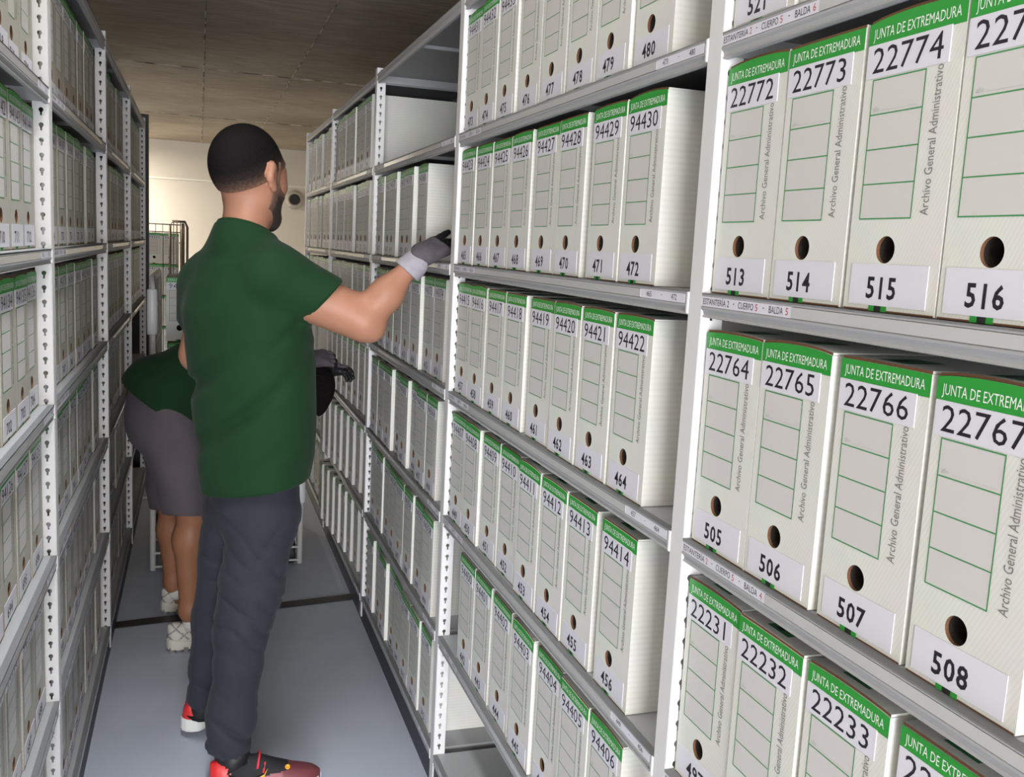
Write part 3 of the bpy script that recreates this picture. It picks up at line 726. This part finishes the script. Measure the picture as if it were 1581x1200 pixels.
def shoe(root, org, heel, yaw, Ln, sole_m, upper_ms, pick, low=True, name='shoe'):
    hx, hy, hz = heel; c, s = math.cos(yaw), math.sin(yaw)
    wx = np.array([-0.001, 0.0, 0.004, 0.015, 0.035, 0.08, 0.13, 0.19, 0.23, 0.26, 0.28, 0.29, 0.2935]) * Ln / 0.29
    ww = np.array([0.001, 0.010, 0.020, 0.030, 0.036, 0.036, 0.038, 0.046, 0.048, 0.043, 0.032, 0.018, 0.001])
    hhx = np.array([0.0, 0.02, 0.06, 0.10, 0.13, 0.17, 0.22, 0.27, 0.2935]) * Ln / 0.29
    hh = np.array([0.085, 0.094, 0.090, 0.098, 0.097, 0.080, 0.062, 0.052, 0.040]) * (1 if low else 1.06)
    def loc(X, Y, Z): return (X - hx) * c + (Y - hy) * s, -(X - hx) * s + (Y - hy) * c, Z - hz
    def up(X, Y, Z):
        x, y, z = loc(X, Y, Z); w_ = np.interp(x, wx, ww); h_ = np.interp(x, hhx, hh)
        k = (np.abs(y / np.maximum(w_, 0.001)) ** 2.4 + np.abs(np.maximum(z, 0) / h_) ** 2.8) ** (1 / 2.5)
        d = (k - 1) * np.minimum(w_, 0.03)
        return np.maximum(np.maximum(d, 0.012 - z), np.maximum(-0.001 - x, x - wx[-1]))
    def so(X, Y, Z):
        x, y, z = loc(X, Y, Z); w_ = np.interp(x, wx - 0.002, ww + 0.0035) ; top = 0.030 + 0.010 * np.exp(-(x / 0.05) ** 2)
        side_ = np.abs(y) - w_
        return np.maximum(np.maximum(side_, np.maximum(-z, z - top)), np.maximum(-0.004 - x, x - wx[-1] - 0.003))
    lo = np.array([min(hx, hx + c * Ln) - 0.06, min(hy, hy + s * Ln) - 0.06, hz - 0.012]); hi = np.array([max(hx, hx + c * Ln) + 0.06, max(hy, hy + s * Ln) + 0.06, hz + 0.115])
    def pk(cc):
        x, y, z = loc(cc[:, 0], cc[:, 1], cc[:, 2]); return pick(x * 0.29 / Ln, y, z)
    u_ = field_object(name, up, lo, hi, 0.0042, upper_ms, root, org, pick=pk)
    field_object('sole', so, lo, hi, 0.0042, sole_m, u_, org)
    return u_, (lambda x, y, z: np.array([hx + x * c - y * s, hy + x * s + y * c, hz + z]) - np.array(org))

# ------------------------------------------------------------------ the standing man
def standing_man():
    yw = R(36); f = V3(math.sin(yw), math.cos(yw), 0); r = V3(math.cos(yw), -math.sin(yw), 0)
    org = (0.13, 2.70, 0.0)
    SRr = px(436, 432, 2.61); ELr = px(560, 493, 2.56); WRr = px(646, 396, 2.545)
    SL = px(316, 436, 2.80); EL = px(304, 548, 2.87); WL = V3(0.20, 3.03, 1.18)
    neck0 = px(374, 372, 2.70); neck1 = px(384, 300, 2.715); hc = px(384, 262, 2.72) + V3(0, 0, -0.012)
    hy = R(43); hf = un(V3(math.sin(hy), math.cos(hy), -0.10)); hr = un(np.cross(hf, V3(0, 0, 1))); hu = np.cross(hr, hf)
    HS = 1.075
    Pt, skull, head = head_fields(hc, hf, hr, hu, HS)
    sil = [(772, 318, 466), (740, 312, 470), (700, 307, 476), (640, 299, 481), (560, 294, 483), (520, 290, 481), (480, 286, 470), (440, 292, 452), (410, 312, 432)]
    def levels(shrink):
        o = []
        for v, a, b in sil:
            p0 = px(a, v, 2.70); p1 = px(b, v, 2.70); w_ = (p1[0] - p0[0]) / 2; c = (p0 + p1) / 2
            A_ = w_ / 0.915 - shrink; o.append((c[2], c[0], c[1], A_, A_ * (0.86 if v >= 690 else 0.76)))
        return o
    tors = c_stack(levels(0.050), r, f); shirt_t = c_stack(levels(0.0), r, f)
    hipR = px(418, 800, 2.66); hipL = px(362, 800, 2.75); KR = px(384, 940, 2.60); KL = px(334, 960, 2.80); AR = px(350, 1150, 2.560); AL = px(313, 1092, 2.84)
    arm_r = [c_cone(SRr, ELr, 0.061, 0.047), c_cone(ELr, px(596, 455, 2.55), 0.0470, 0.0405), c_cone(px(596, 455, 2.55), WRr, 0.0400, 0.020), c_cone(px(480, 462, 2.60), px(530, 482, 2.575), 0.060, 0.055), c_cone(px(566, 504, 2.55), px(574, 508, 2.55), 0.036, 0.032)]
    arm_l = [c_cone(SL, EL, 0.054, 0.042), c_cone(EL, WL, 0.043, 0.028)]
    hand_r = px(700, 371, 2.600) - WRr
    body = union([union([tors, c_cone(px(393, 790, 2.70), px(393, 740, 2.70), 0.095, 0.095), c_cone(SL, SRr, 0.055, 0.055), c_cone(neck0 - V3(0, 0, 0.05), neck1, 0.064, 0.060)] + arm_r + arm_l, 0.035),
                  union([c_cone(hipR, KR, 0.070, 0.050), c_cone(KR, AR, 0.047, 0.026), c_cone(hipL, KL, 0.070, 0.046), c_cone(KL, AL, 0.043, 0.024), c_cone(AR, V3(0.13, 2.530, 0.05), 0.030, 0.018), c_cone(AL, V3(0.02, 2.92, 0.07), 0.030, 0.018)], 0.03),
                  head, c_cone(WRr, WRr + hand_r * 0.5, 0.016, 0.008), c_cone(WL, WL + V3(0.05, 0.017, -0.01), 0.016, 0.009)], 0.02)
    root = field_object('person', body, (-0.12, 2.38, 0.0), (0.72, 3.16, 1.83), 0.0085, [m_skin, m_coat], None, org, fine=(1.46, 0.0045), relax=1, pick=lambda c: (c[:, 2] < 0.19).astype(int))
    tag(root, 'man standing with his back turned in dark green T-shirt, reaching onto the right rack', 'person')
    # T-shirt
    sl_end = px(500, 468, 2.59); sdir = un(ELr - SRr)
    sleeve_r = cut(c_cone(SRr - sdir * 0.02, ELr, 0.079, 0.064), px(500, 467, 2.59), (-0.78, 0.10, 0.60))
    ldir = un(EL - SL); sleeve_l = cut(c_cone(SL, EL, 0.067, 0.058), px(300, 497, 2.83), -ldir)
    ncol = px(377, 353, 2.705); ctilt = un(V3(0.22, 0.24, 1.0))
    yoke = union([c_cone(SL + V3(0.01, 0, 0.0), ncol - V3(0.015, 0, 0.050), 0.060, 0.072), c_cone(SRr - V3(0.01, 0, 0.0), ncol - V3(-0.01, 0, 0.055), 0.066, 0.072), c_cone(ncol - V3(0, 0, 0.10), ncol + V3(0, 0, 0.02), 0.076, 0.066), c_cone(SL + V3(0.028, -0.01, 0.028), ncol - V3(0.012, 0, 0.045), 0.055, 0.060)], 0.04)
    def wr(X, Y, Z):
        # long soft folds running from the right side down to the left hip, and bunching at the hem
        q = (Z - 1.0) * 0.72 - (X - 0.13) * 0.70
        m1 = np.exp(-((Z - 1.04) / 0.12) ** 2) * np.clip((0.26 - X) / 0.15, 0, 1)
        m2 = np.exp(-((Z - 1.24) / 0.08) ** 2) * np.exp(-((X - 0.23) / 0.09) ** 2)
        return 0.020 * np.maximum(np.sin(q * 48 + 2.5 * X), 0.1) ** 2 * m1 + 0.006 * np.maximum(np.sin(q * 70), 0) ** 2 * m2 - 0.003 * np.sin(9 * X + 4 * Z * 3)
    sh = folds(union([shirt_t, yoke, sleeve_r, sleeve_l], 0.045), wr)
    hem = (px(390, 749, 2.70)); sh = cut(sh, hem, (-0.16, 0, 1.0))
    sh = cut(sh, px(374, 360, 2.70), (-0.10, -0.02, -1.0)) if False else sh
    # collar opening
    sh = cut(sh, ncol, -ctilt)
    field_object('t_shirt', sh, (-0.14, 2.40, 0.74), (0.45, 3.02, 1.60), 0.0065, m_shirt, root, org)
    col_c = ncol; e1 = un(np.cross(ctilt, f)); e2 = un(np.cross(ctilt, e1))
    mb = MB(); mb.tube([col_c + (e1 * math.cos(t) + e2 * math.sin(t)) * 0.0665 - np.array(org) for t in [2 * math.pi * i / 28 for i in range(28)]], 0.0065, m_shirt, 8, True); mb.build('collar', root, True)
    # trousers
    def tw(X, Y, Z):
        m1 = np.exp(-((Z - 0.52) / 0.20) ** 2); m2 = np.exp(-((Z - 0.13) / 0.12) ** 2)
        q = Z + 0.75 * (X - 0.15)
        ns = 0.5 + 0.5 * np.sin(31 * X + 19 * Z + 2 * np.sin(23 * Z - 17 * Y)) * np.sin(27 * Z - 13 * X + 1.3); m1 = m1 * np.clip((2.74 - Y) / 0.05, 0.15, 1) * (0.25 + ns)
        m2 = m2 * (0.35 + ns)
        a1 = np.maximum(np.sin(q * 88 + 3 * ns + 9 * Y + 2.2 * np.sin(22 * X + 5 * Z)), 0) ** 2; a2 = np.maximum(np.sin((Z + 0.75 * X) * 75 + 2.5 * np.sin(18 * Y)), 0) ** 2; a3 = np.maximum(np.sin((Z - 0.9 * X) * 66 + 2 * np.sin(20 * X)), 0) ** 2
        return 0.0085 * a1 * m1 + 0.011 * a2 * m2 + 0.0045 * ns * a3 * np.exp(-((Z - 0.72) / 0.12) ** 2) - 0.002 * np.sin(34 * Z + 17 * X)
    tr = union([union([c_cone(px(404, 785, 2.68), px(402, 730, 2.70), 0.110, 0.100), c_cone(px(384, 785, 2.72), px(384, 730, 2.71), 0.104, 0.100), c_cone(px(403, 805, 2.655), px(389, 905, 2.61), 0.100, 0.083), c_cone(px(389, 905, 2.61), px(375, 960, 2.595), 0.083, 0.075), c_cone(px(375, 960, 2.595), px(358, 1100, 2.57), 0.074, 0.062), c_cone(px(358, 1100, 2.57), px(345, 1200, 2.545), 0.062, 0.064)], 0.03),
                cut(union([c_cone(hipL, KL, 0.092, 0.066), c_cone(KL, px(313, 1115, 2.84), 0.066, 0.056)], 0.03), (0, 0, 0.100), (-0.2, 0, 1))], 0.025)
    tr = folds(tr, tw); tr = cut(tr, (0.13, 2.55, 0.062), (0.50, 0.10, 1.0))
    field_object('trousers', tr, (-0.08, 2.40, 0.03), (0.36, 2.98, 0.95), 0.0065, m_trous, root, org)
    # hair, beard
    HXf = lambda k0: (lambda X, Y, Z: 0)
    hairf = offset(skull, 0.0045)
    cutp = Pt(0, 0, -0.010)
    hair = cut(hairf, cutp, hu - hf * 0.72)
    rnd = np.random.RandomState(3)
    lo, hi = bbox([hc], 0.15)
    ho = field_object('hair', hair, lo, hi, 0.0036, m_fade, root, org)
    at_ = ho.data.attributes.new('length', 'FLOAT', 'POINT'); vv = np.array([v.co[:] for v in ho.data.vertices]) + np.array(org)
    at_.data.foreach_set('value', np.clip(((vv - cutp) @ un(hu - hf * 0.72)) / 0.10, 0, 1).astype(np.float32))
    burn = union([c_cone(Pt(s_ * 0.0735, 0.022, 0.03), Pt(s_ * 0.070, 0.026, -0.030), 0.0075, 0.006) for s_ in (1, -1)], 0.01)
    bd = cut(cut(offset(skull, 0.0030), Pt(0, 0.010, -0.03), hf * 1.0 - hu * 0.15), Pt(0, 0.022, -0.024), -hf * 0.36 - hu * 0.93)
    bd = minus(bd, c_ell(Pt(0, 0.100, -0.065), np.array((0.026, 0.03, 0.011)) * HS, [hr, hf, hu]))
    bd = union([bd, burn], 0.012)
    def bp(cc):
        d1 = (cc - Pt(0, 0.022, -0.024)) @ (-hf * 0.36 - hu * 0.93) + rnd.uniform(-0.008, 0.008, len(cc)); d2 = (cc - Pt(0, 0.010, -0.03)) @ un(hf - hu * 0.15) + rnd.uniform(-0.008, 0.008, len(cc)); return ((d1 < 0.012) | (d2 < 0.022)).astype(int)
    field_object('beard', bd, lo, hi, 0.0034, [m_beard, m_stub], root, org, pick=bp)
    for s_ in (1, -1):
        mb = MB(); mb.lathe([(0.0001, -0.0118), (0.006, -0.0102), (0.0102, -0.006), (0.0118, 0), (0.0102, 0.006), (0.0065, 0.0099)], Pt(s_ * 0.031, 0.084, 0) - np.array(org), hf, m_eye, 16)
        mb.lathe([(0.0062, 0.0100), (0.003, 0.0117), (0.0001, 0.012)], Pt(s_ * 0.031, 0.084, 0) - np.array(org), hf, m_iris, 16); mb.build('eye', root, True)
        mb = MB(); mb.tube([Pt(s_ * x, y, z) - np.array(org) for x, y, z in ((0.014, 0.093, 0.021), (0.028, 0.0915, 0.026), (0.042, 0.080, 0.023), (0.050, 0.068, 0.016))], [0.003, 0.0042, 0.0036, 0.002], m_hair, 6); mb.build('eyebrow', root, True)
    # gloves
    nb = un(V3(-0.30, -0.62, 0.72))
    gloves(root, org, WRr, hand_r, nb, -1, (0.00, 0.22, 0.30, 0.36), WRr - ELr, 0.08, True, 0.90)
    gloves(root, org, WL, V3(0.9, 0.3, -0.2), V3(-0.2, -0.3, 0.9), 1, (0.35, 0.4, 0.45, 0.5), WL - EL, 0.0, False)
    for a_, b_ in ((AR, V3(0.110, 2.525, 0.06)), (AL, V3(0.005, 2.885, 0.07))):
        mb = MB(); mb.tube([a_ + V3(0.004, 0, 0.04) - np.array(org), a_ * 0.5 + b_ * 0.5 - np.array(org), b_ - np.array(org)], [0.042, 0.048, 0.042], m_coat, 16); mb.build('sock', root, True)
    # running shoes
    m_mar = mat('maroon_shoe_upper', (0.155, 0.035, 0.045), 0.5); m_pnk = mat('dusty_maroon_side', (0.27, 0.075, 0.095), 0.55); m_redh = mat('bright_red_heel', (0.58, 0.022, 0.025), 0.45); m_blk = mat('black_knit_shoe', (0.010, 0.010, 0.013), 0.8)
    m_sole = mat('white_foam_sole', (0.62, 0.62, 0.60), 0.6); m_redsole = mat('red_foam_sole', (0.55, 0.02, 0.03), 0.5); m_yel = mat('yellow_orange_mark', (0.80, 0.40, 0.03), 0.45); m_lace = mat('red_laces', (0.60, 0.03, 0.06), 0.6)
    def pk(x, y, z):
        k = np.zeros(len(x)); k[x < 0.19] = 1; k[x < 0.065] = 2
        k[(z > 0.052 + 0.12 * np.clip(x - 0.13, 0, 1) ** 1.0 - 0.25 * np.clip(0.13 - x, 0, 0.1)) & (x > 0.055) & (x < 0.205) & (z > 0.040)] = 3
        return k
    sR, tf = shoe(root, org, (0.035, 2.530, 0), R(-3), 0.292, m_sole, [m_mar, m_pnk, m_redh, m_blk], pk)
    # curved tick on the side of the shoe, yellow with a dark edge
    def tick(m, gr, e):
        pts = [(0.050, 0.062), (0.070, 0.050), (0.095, 0.042), (0.120, 0.043), (0.143, 0.056), (0.152, 0.074)]; wd = [0.001, 0.005, 0.010, 0.012, 0.008, 0.0012]
        mb = MB()
        for sd in (-1, 1):
            L_ = [];
            for (x, z), w_ in zip(pts, wd):
                y = sd * (0.0385 + 0.004 * math.sin(x * 18) - max(0, z - 0.05) * 0.20 + e); w_ += gr
                L_.append((tf(x, y, z - w_ * 0.5), tf(x, y + sd * -0.0004 * 0, z + w_ * 0.5), tf(x, y - sd * 0.006, z + w_ * 0.5), tf(x, y - sd * 0.006, z - w_ * 0.5)))
            mb.loft(L_, m)
        return mb
    tick(m_slot, 0.004, 0.0006).build('swoosh_edge', sR); tick(m_yel, 0.0, 0.0016).build('swoosh_mark', sR)
    for i in range(3):
        mb = MB(); x = 0.125 + 0.016 * i; zt = 0.100 - 0.014 * i
        mb.tube([tf(x, -0.034, zt - 0.026), tf(x + 0.004, -0.020, zt - 0.004), tf(x + 0.006, 0, zt), tf(x + 0.004, 0.020, zt - 0.004), tf(x, 0.034, zt - 0.026)], 0.0034, m_lace, 6); mb.build('lace', sR, True)
    mb = MB(); mb.lathe([(0.007, -0.003), (0.007, 0.0015), (0.004, 0.002), (0.0038, 0.0005)], tf(0.205, -0.022, 0.066), tuple(np.array(tf(0, -0.6, 1)) - np.array(tf(0, 0, 0))), m_yel, 16); mb.build('eyelet', sR, True)
    shoe(root, org, (-0.022, 2.835, 0.022), R(62), 0.292, m_sole, [m_mar, m_pnk, m_redh, m_blk], pk)
    return root

# ------------------------------------------------------------------ the stooping man behind him
def stooping_man():
    org = (-0.02, 3.66, 0.0)
    hips = V3(-0.115, 3.655, 0.885); chest = V3(0.20, 3.63, 0.985); hR, hL = V3(-0.085, 3.595, 0.86), V3(-0.085, 3.725, 0.86)
    KR = px(300, 790, 3.50) + V3(0, 0, 0.02); AR = px(293, 942, 3.50); KL = px(270, 790, 3.86) + V3(0, 0, 0.03); AL = px(268, 897, 3.88)
    sR = V3(0.285, 3.47, 0.985); sL = V3(0.285, 3.80, 0.985); eR = V3(0.345, 3.42, 0.80); eL = V3(0.36, 3.84, 0.82); wR = px(466, 556, 3.50); wL = V3(0.45, 3.80, 0.98)
    hc = V3(0.375, 3.60, 0.935); hf = un(V3(0.45, 0.0, -0.89)); hr = V3(0, -1.0, 0); hu = np.cross(hr, hf)
    Pt, skull, head = head_fields(hc, hf, hr, hu, 1.0)
    body = union([union([c_cone(hips, chest, 0.085, 0.105), c_cone(sR, sL, 0.06, 0.06), c_cone(chest, V3(0.31, 3.62, 0.97), 0.10, 0.07), c_cone(V3(0.29, 3.61, 0.97), hc, 0.058, 0.052),
                         c_cone(sR, eR, 0.05, 0.042), c_cone(eR, wR, 0.042, 0.028), c_cone(sL, eL, 0.05, 0.042), c_cone(eL, wL, 0.042, 0.028)], 0.035),
                  union([c_cone(hR - V3(0, 0, 0.06), KR, 0.080, 0.058), c_cone(KR, KR + (AR - KR) * 0.32 + V3(-0.012, 0, 0), 0.056, 0.055), c_cone(KR + (AR - KR) * 0.32 + V3(-0.012, 0, 0), AR, 0.055, 0.034), c_cone(AR, AR + V3(0.03, 0, -0.07), 0.035, 0.035), c_cone(AR + V3(0.03, 0, -0.08), V3(0.12, 3.50, 0.040), 0.022, 0.016)], 0.03),
                  union([c_cone(hL - V3(0, 0, 0.06), KL, 0.080, 0.058), c_cone(KL, KL + (AL - KL) * 0.32 + V3(-0.012, 0, 0), 0.055, 0.052), c_cone(KL + (AL - KL) * 0.32 + V3(-0.012, 0, 0), AL, 0.052, 0.034), c_cone(AL, AL + V3(0.02, 0, -0.07), 0.035, 0.034), c_cone(AL + V3(0.02, 0, -0.08), V3(0.08, 3.88, 0.040), 0.022, 0.016)], 0.03), head,
                  c_cone(wR, wR + V3(0.05, 0.005, 0.005), 0.016, 0.009), c_cone(wL, wL + V3(0.05, 0, 0.01), 0.016, 0.009)], 0.02)
    root = field_object('person', body, (-0.28, 3.30, 0.0), (0.66, 4.02, 1.22), 0.0078, m_skin2, None, org)
    tag(root, 'man stooping behind the standing man, in green T-shirt, grey shorts and pale trainers', 'person')
    def wr(X, Y, Z): return -0.006 * np.maximum(np.sin(26 * X + 34 * (Z - 0.9) + 6 * Y), -0.3) * np.exp(-((X - 0.02) / 0.14) ** 2) - 0.0025 * np.sin(21 * X - 17 * Z)
    sh = union([c_cone(V3(-0.120, 3.650, 0.915), V3(0.03, 3.640, 0.955), 0.150, 0.158), c_cone(V3(0.03, 3.645, 0.960), chest, 0.150, 0.148), c_cone(V3(0.0, 3.64, 0.90), V3(0.16, 3.63, 0.93), 0.12, 0.13), c_cone(chest, V3(0.275, 3.625, 0.98), 0.135, 0.09), c_cone(sR, sL, 0.072, 0.072),
                cut(c_cone(sR, eR, 0.072, 0.062), sR + (eR - sR) * 0.75, sR - eR), cut(c_cone(sL, eL, 0.072, 0.062), sL + (eL - sL) * 0.75, sL - eL)], 0.05)
    sh = cut(folds(sh, wr), px(215, 611, 3.60), (0.58, 0, 0.80))
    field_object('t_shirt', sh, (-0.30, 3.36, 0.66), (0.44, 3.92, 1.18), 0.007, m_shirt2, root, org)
    def sw(X, Y, Z): return -0.004 * np.sin(30 * X + 26 * Z) - 0.003 * np.maximum(np.sin(55 * Z - 20 * X), 0)
    st = lambda hR, hL: union([c_cone(hips + V3(0.0, 0, 0.012), hips + V3(0.11, 0, 0.040), 0.112, 0.112), c_cone(hips + V3(-0.005, 0, 0.012), hips + V3(-0.005, 0, -0.08), 0.118, 0.126), c_cone(hR + V3(-0.01, 0, 0), KR + V3(-0.005, 0, -0.08), 0.106, 0.090), c_cone(hL + V3(-0.01, 0, 0), KL + V3(0, 0, -0.08), 0.112, 0.086)], 0.05)
    st = st(hR - V3(0, 0, 0.04), hL - V3(0, 0, 0.04)); zn = px(290, 795, 3.52)[2]
    st = cut(folds(st, sw), (0, 3.52, zn), (0.03, (zn - 0.425) / 0.34, 1.0))
    field_object('shorts', st, (-0.30, 3.34, 0.40), (0.20, 4.02, 1.10), 0.0075, m_shorts, root, org)
    lo, hi = bbox([hc], 0.14); cp = Pt(0, 0, 0.006)
    field_object('hair', cut(offset(skull, 0.010), cp - hu * 0.035, hu - hf * 0.35), lo, hi, 0.005, m_hair, root, org)
    gloves(root, org, wR, V3(1.0, 0.06, 0.10), V3(0.0, -0.55, 0.83), -1, (0.55, 0.6, 0.65, 0.7), wR - eR, 0.10, False, 0.92, False)
    gloves(root, org, wL, V3(1.0, -0.05, 0.15), V3(-0.1, 0.5, 0.85), 1, (0.5, 0.55, 0.6, 0.65), wL - eL, 0.10, False, 0.92, False)
    m_cream = mat('cream_trainer', (0.52, 0.49, 0.44), 0.7); m_gr = mat('grey_trainer_panel', (0.24, 0.225, 0.22), 0.7); m_csole = mat('cream_foam_sole', (0.56, 0.53, 0.46), 0.6); m_tread = mat('grey_tread', (0.17, 0.165, 0.16), 0.8)
    def pk(x, y, z):
        k = ((np.abs(np.sin(x * 55 + z * 62)) < 0.24) | (np.abs(np.sin(x * 55 - z * 70 + 0.6)) < 0.22)) & (z > 0.038); return k.astype(int)
    for nm, heel, yaw in (('R', px(256, 998, 3.50), R(6)), ('L', px(247, 941, 3.88), R(4))):
        heel[2] = 0
        u_, tf = shoe(root, org, tuple(heel + V3(0.005, 0, 0.010)), yaw, 0.285, m_csole, [m_cream, m_gr], pk, True, 'trainer')
        mb = MB()
        for i in range(12):
            for sd in (-1, 1):
                x = 0.006 + i * 0.0235; w_ = 0.030 if 1 < i < 11 else 0.020
                p = [tf(x, sd * (w_ + 0.0105), -0.010), tf(x + 0.016, sd * (w_ + 0.0105), -0.010), tf(x + 0.016, 0, -0.010), tf(x, 0, -0.010)]; q_ = [v + V3(0, 0, 0.020) for v in p]
                mb.loft([p, q_], m_tread)
        mb.build('tread', u_)
        anc = (AR if nm == 'R' else AL) + V3(0.012, 0, -0.035); mb = MB()
        mb.lathe([(0.040, -0.030), (0.039, -0.01), (0.037, 0.006), (0.034, 0.008)], anc - np.array(org), (-0.2, 0, 1), mat('white_sock', (0.66, 0.65, 0.62), 0.9), 20); mb.build('sock', root, True)
    return root
standing_man(); stooping_man()
# ------------------------------------------------------------------ roll cages with more boxes, at the end of the aisle
m_wire = mat('bright_zinc_wire', (0.62, 0.61, 0.585), 0.4, 0.0); m_dwire = mat('dull_brown_wire', (0.11, 0.085, 0.065), 0.5, 0.4)
m_sleeve = mat('white_plastic_sleeve', (0.74, 0.74, 0.76), 0.4); m_deck = mat('brown_plywood_deck', (0.16, 0.095, 0.060), 0.7); m_tyre = mat('black_rubber_wheel', (0.012, 0.012, 0.013), 0.6)
def cage(label, x0, x1, y0, y1, H, deck, m, sleeves):
    cx, cy = (x0 + x1) / 2, (y0 + y1) / 2
    root = link('roll_cage', None, loc=(cx, cy, 0)); tag(root, label, 'roll cage')
    o = Vector((-cx, -cy, 0)); P = lambda x, y, z: Vector((x, y, z)) + o
    mb = MB(); mb.box(x0 + o.x, x1 + o.x, y0 + o.y, y1 + o.y, deck - 0.014, deck, m_deck); mb.build('deck', root)
    for x in (x0, x1):
        mb = MB()
        mb.tube([P(x, y0, 0.012), P(x, y0, H - 0.05), P(x, y0 + 0.05, H), P(x, y1 - 0.05, H), P(x, y1, H - 0.05), P(x, y1, 0.012)], 0.0135, m, 10)
        n = int((H - 0.2) / 0.16)
        for i in range(n + 1): mb.tube([P(x, y0, 0.19 + i * 0.16), P(x, y1, 0.19 + i * 0.16)], 0.0035, m, 6)
        for i in range(1, 6): mb.tube([P(x, y0 + (y1 - y0) * i / 6, 0.03), P(x, y0 + (y1 - y0) * i / 6, H - 0.02)], 0.003, m, 6)
        mb.build('side_panel', root, True)
    mb = MB()
    for z in (0.030, 0.092):
        mb.tube([P(x0, y0 - 0.01, z), P(x1, y0 - 0.01, z)], 0.0055, m, 8); mb.tube([P(x0, y1, z), P(x1, y1, z)], 0.0055, m, 8)
    for i in range(13):
        x = x0 + (x1 - x0) * i / 12; mb.tube([P(x, y0 - 0.01, 0.025), P(x, y0 - 0.01, 0.097)], 0.0032, m, 6)
    mb.build('base_frame', root, True)
    for x in (x0 + 0.07, x1 - 0.035):
        for y in (y0 + 0.045, y1 - 0.10):
            mb = MB(); mb.lathe([(0.020, -0.017), (0.050, -0.017), (0.055, -0.010), (0.055, 0.010), (0.050, 0.017), (0.020, 0.017)], P(x, y, 0.0555), (1, 0, 0), m_tyre, 24); w_ = mb.build('wheel', root, True)
            mb = MB(); mb.box(x - 0.021 + o.x, x + 0.021 + o.x, y - 0.020 + o.y, y + 0.020 + o.y, 0.112, deck - 0.014, m, 0.003); mb.box(x - 0.021 + o.x, x - 0.0185 + o.x, y - 0.016 + o.y, y + 0.016 + o.y, 0.05, 0.112, m); mb.box(x + 0.0185 + o.x, x + 0.021 + o.x, y - 0.016 + o.y, y + 0.016 + o.y, 0.05, 0.112, m); mb.build('fork', w_)
    for x, za, zb, r_ in sleeves:
        mb = MB(); mb.lathe([(r_ * 0.9, 0), (r_, 0.006), (r_ * 1.02, (zb - za) * 0.5), (r_ * 0.97, zb - za - 0.006), (r_ * 0.85, zb - za)], P(x, y0, za), (0, 0, 1), m_sleeve, 18); mb.build('plastic_sleeve', root, True)
    return root, P
c1, P1 = cage('zinc wire roll cage beyond the stooping man, white plastic sleeves on its uprights', -0.185, 0.452, 4.36, 5.16, 1.30, 0.160, m_wire, [(-0.185, 1.06, 1.255, 0.022), (0.452, 0.30, 0.40, 0.022)])
def cage_box(x, y, z, num, label, group):
    o = archive_box((x, y, z), R(90), num, num, label, group, False)
    for c in list(o.children):
        if c.name.startswith('location_sticker'): bpy.data.objects.remove(c)
    return o
LV = ['topmost', 'second', 'third', 'lowest']
for l in range(4):
    for k in range(3):
        cage_box(-0.130 + 0.135 * k + random.uniform(-0.003, 0.003), 4.44 + random.uniform(0, 0.01), 0.1605 + (3 - l) * 0.2876, 94349 - 3 * l + k - 1,
                 '%s archive box down in the %s stack of the near roll cage' % (LV[l], ('left', 'middle', 'right')[k]), 'boxes stacked in the near roll cage')
c2, P2 = cage('dull brown wire roll cage far behind, against the pale end wall', -0.66, -0.14, 9.46, 10.20, 1.575, 0.343, m_dwire, [])
mb = MB()
mb.tube([P2(-0.245, 9.42, 0.95), P2(-0.245, 9.42, 1.55), P2(-0.225, 9.42, 1.60), P2(-0.115, 9.42, 1.60), P2(-0.095, 9.42, 1.55), P2(-0.095, 9.42, 1.00)], 0.012, m_dwire, 10)
for i in range(1, 5): mb.tube([P2(-0.245 + 0.03 * i, 9.42, 1.12), P2(-0.245 + 0.03 * i, 9.42, 1.60)], 0.004, m_dwire, 6)
mb.build('handle_hoop', c2, True)
mb = MB()
for z in (1.575, 1.50, 1.40): mb.tube([P2(-0.66, 10.20, z), P2(-0.14, 10.20, z)], 0.006, m_dwire, 6)
for i in range(9): mb.tube([P2(-0.66 + 0.065 * i, 10.20, 0.1), P2(-0.66 + 0.065 * i, 10.20, 1.575)], 0.004, m_dwire, 6)
mb.build('back_panel', c2, True)
LV5 = ['topmost', 'second', 'third', 'lowest']
for l in range(4):
    for k in range(2):
        cage_box(-0.440 + 0.136 * k, 9.50, 0.3435 + (3 - l) * 0.2876, 94330 - 2 * l + k, '%s archive box down in the %s stack of the far roll cage' % (LV5[l], ('left', 'right')[k]), 'boxes stacked in the far roll cage')
